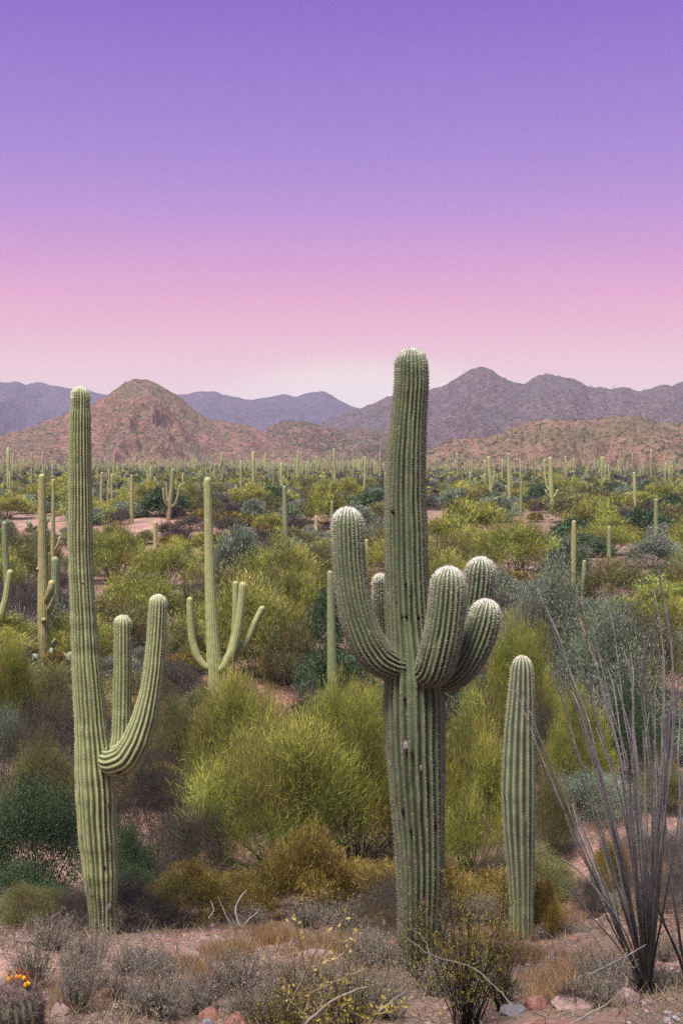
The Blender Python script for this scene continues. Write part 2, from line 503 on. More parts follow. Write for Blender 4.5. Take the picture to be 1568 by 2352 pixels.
def column(mb, pts, rads, ribs=20, depth=0.13, ring=0.04, per=6, seed=0, cap=1.1, sig=0.03, start_round=0.0,
           flesh=(0.1, 0.14, 0.07), flesh2=None, ridge=(0.3, 0.3, 0.2), ridge_amt=0.55, base_col=None, base_len=0.0, band=0.006, wig=0.10, spine=None, phase=0.0, cork=0.0):
    """One ribbed cactus column along a path, base first; spines go into material slot 1."""
    rng = np.random.default_rng(seed)
    p, r, q, Lt, fc = smooth_path(pts, rads, ring, cap, sig, start_round)
    T, A, B = frames(p)
    nA = ribs * per
    th = np.arange(nA) / nA * 2 * math.pi
    j = (np.arange(nA) // per)
    r = r * (1 + band * vnoise(q / 0.09, q * 0, seed) + 0.018 * vnoise(q / 0.5, q * 0 + 3, seed))
    tw = phase + wig / ribs * 6 * (vnoise(q / 0.7, q * 0 + 7, seed))
    ang = th[None, :] + tw[:, None] + (wig * 2.2 / ribs) * vnoise(q[:, None] / 0.30, j[None, :] * 3.7 + 0 * q[:, None], seed + 1) + (wig * 2.0 / ribs) * vnoise(q[:, None] / 0.12, j[None, :] * 1.7 + 20 + 0 * q[:, None], seed + 5)
    f = np.abs(np.cos(math.pi * (np.arange(nA) % per) / per))
    f = f ** 0.85
    dd = depth * (1 + 0.25 * vnoise(q[:, None] / 0.4, j[None, :] * 5.1, seed + 2))
    g = np.ones((len(q), ribs))
    if spine:       # here and there two ribs run together
        for jj in rng.choice(ribs, max(2, int(ribs * .3)), replace=False):
            s0 = Lt * rng.uniform(.08, .8); up_ = rng.uniform() < .5
            h_ = sstep(s0 - .05, s0 + .05, q); g[:, jj] = 1 - .85 * ((h_ if up_ else 1 - h_) * (np.abs(q - s0) < Lt * rng.uniform(.12, .4)) )
        kz = np.hanning(7); kz /= kz.sum()
        g = np.stack([np.convolve(np.pad(g[:, c_], 3, 'edge'), kz, 'valid') for c_ in range(ribs)], 1)
    dd = dd * g[:, j]
    rr = r[:, None] * (1 - dd * (1 - f[None, :])) * (1 + 0.012 * vnoise(q[:, None] / 0.25, j[None, :] * 2.3, seed + 4))
    V = p[:, None, :] + rr[..., None] * (np.cos(ang)[..., None] * A[:, None, :] + np.sin(ang)[..., None] * B[:, None, :])
    nr = len(p)
    idx = np.arange(nr * nA).reshape(nr, nA); nx = np.roll(idx, -1, 1)
    Q = np.stack([idx[:-1], nx[:-1], nx[1:], idx[1:]], -1).reshape(-1, 4)
    flesh = np.array(flesh); flesh2 = np.array(flesh2 if flesh2 is not None else flesh * 1.15)
    mixn = np.clip(0.5 + 0.7 * vnoise(q[:, None] / 0.8, np.cos(th)[None, :] * 1.5 + 9, seed + 8) + 0.3 * vnoise(q[:, None] / 0.15, j[None, :] * 1.3, seed + 9), 0, 1)[..., None]
    C = flesh * (1 - mixn) + flesh2 * mixn
    w = (np.clip((f - 0.55) / 0.45, 0, 1) ** 1.5)[None, :, None] * ridge_amt
    C = C * (1 - w) + np.array(ridge) * w
    if base_col is not None and base_len:
        bw = np.clip(1 - q[:, None] / base_len + 0.35 * vnoise(q[:, None] / 0.2, j[None, :] * 1.9, seed + 6), 0, 1)[..., None] ** 1.3 * 0.85
        C = C * (1 - bw) + np.array(base_col) * bw
    if cork:      # grey-brown weathered skin in streaks along the ribs of the lower stem
        cn = vnoise(q[:, None] / 0.16, j[None, :] * 1.37 + 40, seed + 11) + .5 * vnoise(q[:, None] / 0.05, j[None, :] * 2.1 + 3, seed + 12)
        cw = np.clip((cn - .30 - .75 * np.clip(q[:, None] / cork - .35, 0, 1.6)) * 4, 0, 1)[..., None] * .85
        C = C * (1 - cw) + np.array((.12, .10, .085)) * cw
    mb.add(V, Q, col=C.reshape(-1, 3))
    mb.add(np.concatenate([V[-1], p[-1:] + T[-1:] * 0.002]), T=[[k, (k + 1) % nA, nA] for k in range(nA)], col=C[-1].mean(0))
    if spine:
        ridge_i = np.arange(ribs) * per
        qs = np.arange(0.02, Lt, spine['step'])
        tipz = Lt - np.array([0.01, 0.022, 0.034, 0.045, 0.058, 0.07])
        qs = np.unique(np.concatenate([qs, tipz])); qs = qs[qs > 0.02]
        pos, nor, tan, sid, qq = [], [], [], [], []
        for k, i in enumerate(ridge_i):
            z = qs + rng.uniform(-.3, .3, len(qs)) * spine['step']; z = np.clip(z, 0.01, Lt - 0.001)
            pk = np.stack([np.interp(z, q, V[:, i, c]) for c in range(3)], 1)
            ck = np.stack([np.interp(z, q, p[:, c]) for c in range(3)], 1)
            tk = unit(np.stack([np.interp(z, q, T[:, c]) for c in range(3)], 1))
            fk = np.interp(z, q, fc)[:, None]
            nk = unit(unit(pk - ck) * (1 - fk ** 1.5) + tk * fk ** 1.5)
            tk = unit(tk - nk * (tk * nk).sum(1, keepdims=True))
            pos.append(pk); nor.append(nk); tan.append(tk); sid.append(np.cross(nk, tk)); qq.append(z)
        pos, nor, tan, sid, qq = map(np.concatenate, (pos, nor, tan, sid, qq))
        n = len(pos)
        tipf = np.clip(1 - (Lt - qq) / spine.get('tip_len', 0.5), 0, 1)[:, None]
        cl = np.array(spine['col']) * (1 - tipf) + np.array(spine['tip']) * tipf
        cl = cl * rng.uniform(0.65, 1.25, (n, 1))
        s = spine.get('areole', 0.007) * rng.uniform(0.7, 1.3, (n, 1)) * (1 + .2 * tipf)
        b = pos + nor * 0.003
        Va = np.stack([b - tan * s * 1.2, b + sid * s, b + tan * s * 1.2, b - sid * s], 1)
        Vb = np.stack([b - tan * s * 1.2 - nor * s, b + sid * s - nor * s * 1.4, b + tan * s * 1.2 - nor * s, b - sid * s - nor * s * 1.4, b + nor * s * 0.9], 1).reshape(-1, 3)
        o = (np.arange(n) * 5)[:, None]
        Tt = np.concatenate([o + np.array([[0, 1, 4]]), o + np.array([[1, 2, 4]]), o + np.array([[2, 3, 4]]), o + np.array([[3, 0, 4]])])
        mb.add(Vb, T=Tt, col=np.repeat(cl, 5, 0), m=1)
        for k in range(spine['n']):
            Ln = spine['len'] * rng.uniform(0.5, 1.25, (n, 1)) * (1 + 0.25 * tipf)
            d = unit(nor * rng.uniform(0.25, 1.0, (n, 1)) + tan * rng.normal(0, .75, (n, 1)) + tan * tipf * 0.8 + sid * rng.normal(0, .75, (n, 1)))
            wv = unit(np.cross(d, rng.normal(0, 1, (n, 3)))) * spine.get('w', 0.0016)
            Vt = np.stack([b - wv, b + wv, b + d * Ln], 1).reshape(-1, 3)
            mb.add(Vt, T=(np.arange(n) * 3)[:, None] + np.array([[0, 1, 2]]), col=np.repeat(cl * rng.uniform(.7, 1.2, (n, 1)), 3, 0), m=1)
    return p, r, q


def trace(rows, D):
    Ds = D if hasattr(D, '__len__') else [D] * len(rows)
    pts = np.array([P(u, v, d) for (u, v, h), d in zip(rows, Ds)])
    return pts, np.array([h / F_D * d * 1.02 for (u, v, h), d in zip(rows, Ds)])


def blob(c, r, seed, squash=(1, 1, 1), n=10, m=7, rough=0.3):
    rng = np.random.default_rng(seed)
    a = np.linspace(0, 2 * math.pi, n, endpoint=False); b = np.linspace(0.12, math.pi - 0.12, m)
    X = np.stack([np.sin(b)[:, None] * np.cos(a), np.sin(b)[:, None] * np.sin(a), np.cos(b)[:, None] + 0 * a], -1)
    X = X * (1 + rng.uniform(-rough, rough, (m, n, 1))) * r * np.array(squash) + np.array(c)
    idx = np.arange(n * m).reshape(m, n); nx = np.roll(idx, -1, 1)
    Q = np.stack([idx[:-1], idx[1:], nx[1:], nx[:-1]], -1).reshape(-1, 4)
    V = np.concatenate([X.reshape(-1, 3), X[0].mean(0)[None], X[-1].mean(0)[None]])
    T = [[k, (k + 1) % n, n * m] for k in range(n)] + [[(k + 1) % n + (m - 1) * n, k + (m - 1) * n, n * m + 1] for k in range(n)]
    return V, Q, T


def empty(name, loc):
    o = bpy.data.objects.new(name, None); o.empty_display_size = 0.2; COL.objects.link(o); o.location = tuple(loc)
    return o


def local(mb, root):
    l = np.array(root.location)
    mb.V = [v - l for v in mb.V]
    return mb


def scar_on(rows, D, u, v, size, root, seed, col=(0.03, 0.022, 0.018), tall=1.0):
    vs = np.array([r[1] for r in rows], float); o = np.argsort(vs)
    uc = np.interp(v, vs[o], np.array([r[0] for r in rows], float)[o]); hw = np.interp(v, vs[o], np.array([r[2] for r in rows], float)[o])
    a = np.clip((u - uc) / hw, -.97, .97)
    c = P(u, v, D - math.sqrt(1 - a * a) * hw / F_D * D * 0.93)
    mb = MB()
    V, Q, T = blob(c, size, seed, (1.0, 0.5, tall), 12, 8, 0.25)
    mb.add(V, Q, T, col=col)
    return local(mb, root).obj('scar', [M_SCAR], root, smooth=True)


SAGS = []       # (u, v_top, v_base, D, label) used for landmarks


def with_base(rows, D, dig=0.35):
    """rows tip-first; adds a point on (and below) the ground at the foot."""
    rows = rows[::-1]
    u, v, h = rows[0]
    x, y, _ = P(u, v, D)
    z = float(gz(x, y))
    pts, rad = trace(rows, D)
    foot = np.array([[x, y, z - dig], [x, y, z + 0.02]])
    if pts[0][2] <= z + 0.1:
        pts = pts[pts[:, 2] > z + 0.1]; rad = rad[-len(pts):]
    return np.concatenate([foot, pts]), np.concatenate([[rad[0] * 0.95, rad[0]], rad]), np.array([x, y, z])


SP_NEAR = dict(step=0.026, n=6, len=0.021, col=(0.30, 0.28, 0.19), tip=(0.70, 0.66, 0.58), w=0.0013, areole=0.0062, tip_len=0.30)
SP_ARM = dict(SP_NEAR, step=0.021, n=6, col=(0.36, 0.34, 0.26), tip=(0.80, 0.76, 0.69), areole=0.0068, tip_len=0.38)
SP_LEFT = dict(step=0.032, n=4, len=0.017, col=(0.42, 0.42, 0.28), tip=(0.72, 0.68, 0.56), w=0.0013, areole=0.007, tip_len=0.35)

# --- the big saguaro with five arms
MAIN = [(943, 800, 36), (945, 880, 38.5), (939, 950, 40), (932, 1050, 44), (930, 1150, 46), (932, 1215, 48), (933, 1300, 48), (935, 1380, 51), (938, 1440, 53), (945, 1500, 59), (949, 1560, 66), (951, 1620, 69), (953, 1700, 67),
        (957, 1800, 64), (962, 1900, 59), (965, 2000, 55), (964, 2060, 50), (962, 2150, 47), (961, 2240, 45)]
D0 = 10.0
pts, rad, base = with_base(MAIN, D0)
root = tag(empty('saguaro', base), 'largest saguaro, thick dark green ribbed trunk with five stubby arms beside a yellow bush', 'cactus', 'saguaros in the desert')
SAGS.append((943, 800, 2240, D0, 'the big five-armed saguaro'))
kw = dict(flesh=(0.062, 0.094, 0.046), flesh2=(0.094, 0.132, 0.058), ridge=(0.29, 0.285, 0.20), spine=SP_NEAR, ring=0.03)
mb = MB(); column(mb, pts, rad, 24, 0.20, seed=1, base_col=(0.085, 0.075, 0.06), base_len=2.3, wig=0.19, cork=2.4, sig=0.012, **kw)
local(mb, root).obj('trunk', [M_SKIN, M_SPINE], root, smooth=True)
ARMS = [
    ([(940, 1525, 30), (905, 1530, 36), (870, 1513, 39), (843, 1478, 40), (822, 1425, 39), (808, 1360, 38), (801, 1290, 37), (798, 1220, 36), (797, 1166, 35)], [10.0, 9.9, 9.86, 9.84, 9.83, 9.83, 9.84, 9.85, 9.86], 17, 'thick arm curving out and up with a white fuzzy tip'),
    ([(930, 1500, 18), (895, 1500, 20), (880, 1470, 20), (876, 1420, 19), (874, 1370, 19), (874, 1318, 18)], [10.1, 10.3, 10.34, 10.35, 10.35, 10.35], 14, 'thin arm half hidden behind the trunk'),
    ([(975, 1520, 26), (985, 1545, 36), (998, 1535, 43), (1010, 1490, 44), (1020, 1440, 43), (1026, 1390, 42), (1029, 1345, 40), (1030, 1302, 38)], [9.95, 9.80, 9.70, 9.66, 9.65, 9.65, 9.65, 9.66], 17, 'stout club shaped arm in front of the trunk'),
    ([(1000, 1540, 26), (1040, 1540, 30), (1063, 1500, 33), (1078, 1450, 34), (1090, 1400, 34), (1099, 1350, 35), (1103, 1310, 35), (1104, 1280, 34)], [10.1, 10.25, 10.28, 10.28, 10.27, 10.26, 10.25, 10.25], 16, 'farther upright arm rising behind two others'),
    ([(1000, 1560, 26), (1035, 1560, 30), (1062, 1535, 34), (1083, 1500, 36), (1100, 1460, 37), (1112, 1420, 36), (1119, 1377, 33)], [10.0, 9.98, 9.96, 9.95, 9.95, 9.95, 9.95], 16, 'short leaning arm below the farther one'),
]
for k, (rows, ds, nrib, lab) in enumerate(ARMS):
    p_, r_ = trace(rows, ds)
    mb = MB(); column(mb, p_, r_, int(nrib * 1.3), 0.19, seed=20 + k, start_round=1.0, cap=1.15, sig=0.06, wig=0.12, **dict(kw, spine=SP_ARM))
    tag(local(mb, root).obj('arm', [M_SKIN, M_SPINE], root, smooth=True), lab)
for k, (u, v, s, tall) in enumerate([(903, 1174, .017, .8), (932, 1340, .016, .6), (928, 1416, .022, 1.2), (912, 1385, .010, 1), (963, 1418, .014, 1.1), (931, 1605, .015, 1), (921, 1598, .013, 1.1), (962, 1545, .013, 1.5),
                                     (940, 1640, .019, 1.9), (948, 1672, .022, 1.6), (943, 1690, .018, 1.1), (931, 1715, .019, 2.0), (958, 1665, .012, 1.2), (990, 1718, .014, .8), (1012, 1716, .016, .7), (1016, 1790, .018, 1.4),
                                     (1012, 1850, .014, 1.6), (966, 1765, .014, 1.6), (980, 1800, .012, 1.8), (925, 1860, .014, 1.8), (1000, 1900, .013, 1.4), (944, 1905, .012, 1.6)]):
    grey = k in (8, 10, 11, 14, 15, 17)
    scar_on(MAIN, D0, u, v, s * 1.3, root, 50 + k, (0.26, 0.24, 0.24) if grey else (0.028, 0.021, 0.018), tall)

# --- the tall saguaro with two arms
LEFT = [(184, 888, 21), (185, 920, 21), (184, 960, 23.5), (184, 1050, 24.5), (185, 1150, 26.5), (185, 1250, 27), (187, 1320, 27.5), (191, 1400, 28.5), (197, 1500, 31.5), (204, 1600, 34.5), (211, 1690, 38), (218, 1780, 44), (221, 1830, 45.5), (223, 1900, 43), (231, 2000, 39),
        (235, 2070, 33), (237, 2140, 31)]
D1 = 13.0
pts, rad, base = with_base(LEFT, D1)
root = tag(empty('saguaro', base), 'tall pale green saguaro with a wavy trunk and two upright arms from one low elbow', 'cactus', 'saguaros in the desert')
SAGS.append((205, 888, 2140, D1, 'the tall two-armed saguaro'))
kw = dict(flesh=(0.13, 0.17, 0.062), flesh2=(0.185, 0.22, 0.082), ridge=(0.47, 0.47, 0.27), ridge_amt=0.8, spine=SP_LEFT, ring=0.032)
mb = MB(); column(mb, pts, rad, 21, 0.20, seed=3, base_col=(0.20, 0.19, 0.09), base_len=1.6, wig=0.2, cork=1.6, band=0.028, sig=0.012, **kw)
local(mb, root).obj('trunk', [M_SKIN, M_SPINE], root, smooth=True)
for k, (rows, ds, nrib, lab) in enumerate([
    ([(235, 1738, 24), (264, 1750, 35), (294, 1738, 37), (316, 1698, 33), (333, 1648, 28), (346, 1590, 24), (354, 1530, 23), (360, 1460, 22), (363, 1400, 21), (364, 1366, 20)], [13.0, 12.85, 12.78, 12.76, 12.76, 12.77, 12.78, 12.8, 12.8, 12.8], 16, 'longer arm sweeping outward from the elbow'),
    ([(250, 1750, 20), (270, 1735, 22), (279, 1690, 22), (281, 1620, 21), (282, 1540, 20.5), (282, 1470, 20), (282, 1413, 19)], [13.0, 12.95, 12.98, 13.0, 13.0, 13.0, 13.0], 15, 'shorter straight arm beside the trunk')]):
    p_, r_ = trace(rows, ds)
    mb = MB(); column(mb, p_, r_, nrib, 0.15, seed=33 + k, start_round=1.0, sig=0.05, band=0.02, wig=0.1, **kw)
    tag(local(mb, root).obj('arm', [M_SKIN, M_SPINE], root, smooth=True), lab)
for k, (u, v, s, tall) in enumerate([(262, 1745, .05, 1.2), (255, 1712, .02, 2.5), (196, 1760, .02, .7), (272, 1775, .035, .8), (252, 1850, .018, 2.0), (247, 1935, .02, .9), (240, 1990, .016, 1.4), (251, 2085, .03, 2.0), (190, 1340, .012, .9), (213, 1250, .010, 1.2)]):
    scar_on(LEFT, D1, u, v, s, root, 90 + k, (0.05, 0.04, 0.035) if k not in (3, 7) else (0.17, 0.15, 0.13), tall)

for k, (u, v, D_, s_) in enumerate([(256, 1738, 12.83, .040), (262, 1757, 12.70, .045), (272, 1772, 12.66, .034), (250, 1722, 12.80, .026), (284, 1786, 12.68, .028)]):
    mb = MB(); V, Q, T = blob(P(u, v, D_ + .02), s_ * .85, 140 + k, (1, .4, 1.2), 14, 9, .45); mb.add(V, Q, T, col=(.055, .045, .04) if k < 4 else (.16, .145, .12))
    local(mb, root).obj('scar', [M_SCAR], root, smooth=True)

# --- the short single column
SMALL = [(1198, 1506, 24), (1198, 1540, 26), (1196, 1600, 31), (1193, 1660, 34.5), (1191, 1740, 37.5), (1190, 1820, 38.5), (1191, 1900, 36.5), (1195, 2000, 31), (1197, 2070, 27), (1197, 2140, 25)]
D2 = 12.5
pts, rad, base = with_base(SMALL, D2)
root = tag(empty('saguaro', base), 'short armless saguaro column with wide spaced pale ribs beside the grey thorny canes', 'cactus', 'saguaros in the desert')
SAGS.append((1195, 1506, 2140, D2, 'the short wide-ribbed column'))
mb = MB(); column(mb, pts, rad, 14, 0.17, seed=5, ring=0.03, per=8, flesh=(0.058, 0.088, 0.05), flesh2=(0.088, 0.118, 0.058), ridge=(0.38, 0.38, 0.24), ridge_amt=0.7, wig=0.06, cap=1.5, sig=0.02, base_col=(0.17, 0.20, 0.075), base_len=1.3, cork=.8,
                  spine=dict(SP_LEFT, step=0.028, n=5, tip=(0.7, .62, .5), tip_len=.7))
local(mb, root).obj('trunk', [M_SKIN, M_SPINE], root, smooth=True)

# --- middle distance saguaros, traced one by one
PALE = dict(flesh=(0.29, 0.315, 0.125), flesh2=(0.35, 0.36, 0.155), ridge=(0.48, 0.48, 0.27), ridge_amt=0.5)
GREEN = dict(flesh=(0.18, 0.22, 0.10), flesh2=(0.22, 0.255, 0.12), ridge=(0.33, 0.34, 0.21), ridge_amt=0.5)
YELL = dict(flesh=(0.30, 0.285, 0.115), flesh2=(0.36, 0.32, 0.14), ridge=(0.42, 0.39, 0.21), ridge_amt=0.5)


def saguaro(label, mark, D, trunk, arms=(), pal=PALE, ribs=16, per=4, seed=0, base_col=None, base_len=0, group='saguaros in the desert', ring=0.12):
    pts, rad, base = with_base(trunk, D)
    root = tag(empty('saguaro', base), label, 'cactus', group)
    vb = proj(*base)[1]
    SAGS.append((trunk[0][0], trunk[0][1], vb, D, mark))
    kw = dict(pal, ring=ring, per=per)
    mb = MB(); column(mb, pts, rad, ribs, 0.11, seed=seed, sig=0.02, base_col=base_col, base_len=base_len, wig=0.05, **kw)
    local(mb, root).obj('trunk', [M_SKIN], root, smooth=True)
    for k, a in enumerate(arms):
        dd = a[0]
        p_, r_ = trace(a[1:], [D, D + dd * .7] + [D + dd] * (len(a) - 3))
        mb = MB(); column(mb, p_, r_, max(8, ribs - 4), 0.11, seed=seed + 5 + k, sig=0.06, start_round=0.8, wig=0.05, **kw)
        local(mb, root).obj('arm', [M_SKIN], root, smooth=True)
    return root


saguaro('slender yellow-green saguaro with four thin raised arms above a bright yellow-green bush', 'the four-armed saguaro', 27,
        [(477, 1095, 9), (479, 1200, 10), (483, 1340, 12), (487, 1430, 14), (492, 1530, 17), (496, 1600, 18), (498, 1650, 18)],
        [(-0.1, (492, 1535, 6), (470, 1533, 9), (452, 1508, 9), (441, 1470, 8.5), (437, 1420, 8), (436, 1371, 7)),
         (-0.25, (498, 1545, 7), (516, 1533, 10), (533, 1500, 11), (545, 1458, 10.5), (552, 1410, 10), (556, 1370, 9.5), (558, 1336, 8.5)),
         (-0.1, (500, 1535, 6), (530, 1518, 8), (553, 1494, 8.5), (572, 1462, 8), (588, 1425, 7.5), (605, 1392, 7)),
         (0.3, (500, 1530, 6), (525, 1505, 7), (537, 1460, 7), (541, 1400, 7), (541, 1334, 7))], ribs=16, seed=101, ring=0.07)
saguaro('thin armless green saguaro close behind the big five-armed saguaro', 'the thin armless saguaro', 27, [(758, 1310, 7), (759, 1350, 8), (761, 1450, 10), (763, 1550, 12), (766, 1640, 11.5)], (), GREEN, 14, seed=111, ring=0.08)
saguaro('yellowish saguaro with a corky brown foot and small knobby arms beside prickly pears', 'the corky-footed saguaro', 33, [(97, 1088, 7), (97, 1150, 9), (98, 1250, 10), (99, 1340, 11.5), (100, 1400, 13), (101, 1460, 13), (103, 1520, 11)],
        [(0.1, (104, 1440, 6), (112, 1400, 6.5), (112, 1340, 6), (112, 1268, 5.5)),
         (-0.25, (104, 1385, 5), (112, 1372, 8), (118, 1352, 8.5), (120, 1332, 7)),
         (-0.2, (108, 1405, 4), (116, 1395, 6), (122, 1378, 6), (125, 1362, 5)),
         (-0.25, (99, 1428, 4), (101, 1426, 5), (103, 1421, 5)),
         (-0.1, (94, 1315, 2.5), (89, 1311, 3.2), (86, 1304, 3.2))], YELL, 15, seed=121, base_col=(0.13, 0.10, 0.08), base_len=1.8, ring=0.08)
saguaro('stubby grey-green saguaro column beside the corky-footed saguaro', 'the stubby grey column', 38, [(126, 1278, 9), (127, 1300, 10.5), (127, 1350, 11)], (), GREEN, 14, seed=131)
saguaro('thin saguaro with one tiny low arm behind the corky-footed saguaro', 'the thin one-armed column', 48, [(123, 1100, 3.6), (123, 1170, 4.5), (122, 1250, 5), (121, 1300, 5)], [(0, (123, 1268, 2.2), (130, 1258, 2.8), (136, 1245, 3), (139, 1232, 2.8))], YELL, 12, seed=141)
saguaro('plain green column with a rounded tip at the very edge of the picture', 'the edge column', 42, [(11, 1197, 6), (12, 1240, 7), (15, 1310, 7.5), (17, 1350, 7.5)], (), GREEN, 13, seed=151)
saguaro('saguaro mostly out of view with one curved arm reaching in by the edge', 'the cut-off saguaro', 34, [(-40, 1150, 10), (-40, 1300, 12), (-38, 1440, 13)], [(-.1, (-30, 1455, 6), (-12, 1440, 8), (5, 1410, 9), (15, 1375, 8.5), (21, 1335, 8), (25, 1308, 7))], PALE, 14, seed=161)
saguaro('slim yellow saguaro pole standing on the bare pink bank', 'the slim pole on the bank', 92, [(303, 1090, 3), (303, 1130, 4), (303, 1200, 4.5)], (), YELL, 10, seed=171, ring=.3)
saguaro('brown-stemmed saguaro with a ring of upright arms on the bare pink bank', 'the candelabra saguaro', 94, [(397, 1076, 4), (396, 1110, 5), (391, 1150, 5.5), (388, 1200, 5)],
        [(-.3, (390, 1165, 2.5), (382, 1160, 3), (377, 1145, 3), (375, 1120, 3)), (-.3, (391, 1165, 2.5), (402, 1160, 3), (409, 1140, 3), (413, 1115, 2.8)), (.4, (391, 1160, 2), (385, 1150, 2.6), (383, 1125, 2.6), (382, 1108, 2.5))],
        dict(flesh=(0.24, 0.24, 0.12), flesh2=(0.27, 0.25, 0.13), ridge=(.33, .3, .18)), 10, seed=181, base_col=(0.26, 0.16, 0.10), base_len=2.2, ring=.3)
saguaro('short plain saguaro pole in the yellow-green bushes below the bank', 'the short pole', 72, [(357, 1197, 4.5), (357, 1225, 5), (357, 1260, 5)], (), PALE, 10, seed=191, ring=.3)
saguaro('straight grey-green saguaro pole with tiny side pads, alone among bushes', 'the lone grey pole', 66, [(653, 1115, 4.5), (654, 1160, 5.5), (656, 1230, 6), (657, 1280, 6)], [(-.2, (654, 1226, 2), (645, 1224, 3), (640, 1218, 3), (637, 1213, 2.5))], GREEN, 11, seed=201, ring=.2)
saguaro('tiny saguaro stub peeking from bushes right of the lone grey pole', 'the tiny stub', 85, [(726, 1184, 4), (726, 1200, 4.5), (726, 1230, 4.5)], (), PALE, 9, seed=211, ring=.3)
saguaro('grey saguaro pole rising over the white tipped arm of the biggest saguaro', 'the grey pole by the arm', 85, [(762, 1150, 3.5), (762, 1180, 4), (762, 1230, 4)], (), GREEN, 9, seed=221, ring=.3)
saguaro('pale saguaro pole seen between the trunk and the thick curving arm', 'the pole in the gap', 60, [(841, 1238, 4), (841, 1260, 5), (842, 1310, 5)], (), PALE, 10, seed=231, ring=.2)
saguaro('saguaro with a brown foot and two raised side arms before the orange hill', 'the fork-armed saguaro', 125, [(1121, 1048, 3.8), (1123, 1075, 4.5), (1126, 1110, 4.5), (1127, 1150, 4)],
        [(-.3, (1126, 1128, 2), (1118, 1122, 2.4), (1113, 1108, 2.4), (1112, 1088, 2.2)), (-.3, (1126, 1126, 2), (1131, 1118, 2.4), (1134, 1100, 2.4), (1135, 1082, 2.2))], PALE, 9, seed=241, base_col=(.27, .2, .13), base_len=2, ring=.4)
saguaro('pale yellow saguaro with short arms beside a thinner upright pole', 'the pale pole', 108, [(1167, 1040, 2.8), (1168, 1080, 4), (1169, 1130, 4.4), (1169, 1170, 4.2)], [(-.2, (1169, 1135, 2), (1162, 1130, 2.2), (1160, 1115, 2.2))], PALE, 9, seed=251, ring=.4)
saguaro('thin grey-green pole just right of the pale yellow saguaro with short arms', 'the thin grey pole', 95, [(1196, 1104, 3), (1196, 1140, 3.6), (1195, 1195, 3.8)], (), GREEN, 9, seed=261, ring=.4)
saguaro('stout yellow-green saguaro with several low curled arms before the orange hill', 'the curl-armed saguaro', 112, [(1262, 1049, 4), (1264, 1080, 5.2), (1265, 1120, 5.6), (1266, 1160, 5.4)],
        [(-.3, (1265, 1145, 2.5), (1257, 1140, 3), (1252, 1125, 3)), (-.3, (1266, 1143, 2.5), (1276, 1138, 3), (1280, 1124, 3)), (.3, (1264, 1130, 2), (1255, 1120, 2.4), (1250, 1090, 2.4), (1250, 1055, 2.2))], PALE, 9, seed=271, ring=.4)
saguaro('long thin saguaro pole behind the silver-green bush with a small one beside it', 'the long thin pole', 47, [(1317, 1195, 5), (1317, 1240, 6), (1316, 1320, 6.2), (1315, 1380, 6)], (), YELL, 10, seed=281, ring=.2)
saguaro('small leaning saguaro stem at the foot of the long thin pole', 'the small leaning stem', 46, [(1341, 1286, 4.5), (1340, 1320, 5.5), (1336, 1370, 5.5)], (), GREEN, 10, seed=291, ring=.2)
saguaro('short grey saguaro pole among olive bushes right of the long thin pole', 'the short grey pole', 66, [(1398, 1208, 4.2), (1398, 1230, 5), (1398, 1270, 5)], (), GREEN, 9, seed=301, ring=.3)
saguaro('pale saguaro with one low bent arm in the bushes before the orange hill', 'the bent-arm saguaro', 108, [(1455, 1084, 3), (1456, 1110, 4), (1457, 1160, 4)], [(-.3, (1456, 1150, 2), (1448, 1146, 2.4), (1444, 1132, 2.4))], PALE, 9, seed=311, ring=.4)
saguaro('short dark green column standing in dense grey-green bushes', 'the short dark column', 80, [(1505, 1145, 4), (1505, 1165, 4.8), (1505, 1210, 4.8)], (), GREEN, 9, seed=321, ring=.3)
saguaro('thin saguaro pole left of the red hill foot in front of dense green bushes', 'the pole by the green bushes', 120, [(235, 1084, 3), (234, 1110, 3.6), (233, 1160, 3.6)], (), YELL, 9, seed=331, ring=.4)

# ------------------------------------------------------------------ plant makers


def tubes(mb, paths, r0, r1, col, sides=4, m=0, cj=0.0, rng=None):
    """tapered limbs; paths: list of (K,3)"""
    for k, p in enumerate(paths):
        p = np.asarray(p, float); K = len(p)
        a = r0[k] if hasattr(r0, '__len__') else r0; b = r1[k] if hasattr(r1, '__len__') else r1
        r = np.linspace(a, b, K)
        T = unit(np.gradient(p, axis=0)); ref = np.array([0.31, 0.2, 0.93]) if abs(T[0][2]) < 0.8 else np.array([1.0, 0.2, 0])
        A = unit(np.cross(T, ref)); B = np.cross(T, A)
        th = np.arange(sides) / sides * 2 * math.pi
        V = p[:, None] + r[:, None, None] * (np.cos(th)[None, :, None] * A[:, None] + np.sin(th)[None, :, None] * B[:, None])
        idx = np.arange(K * sides).reshape(K, sides); nx = np.roll(idx, -1, 1)
        Q = np.stack([idx[:-1], nx[:-1], nx[1:], idx[1:]], -1).reshape(-1, 4)
        c = np.array(col) * (1 + (rng.uniform(-cj, cj) if rng is not None else 0))
        mb.add(V, Q, col=c, m=m)


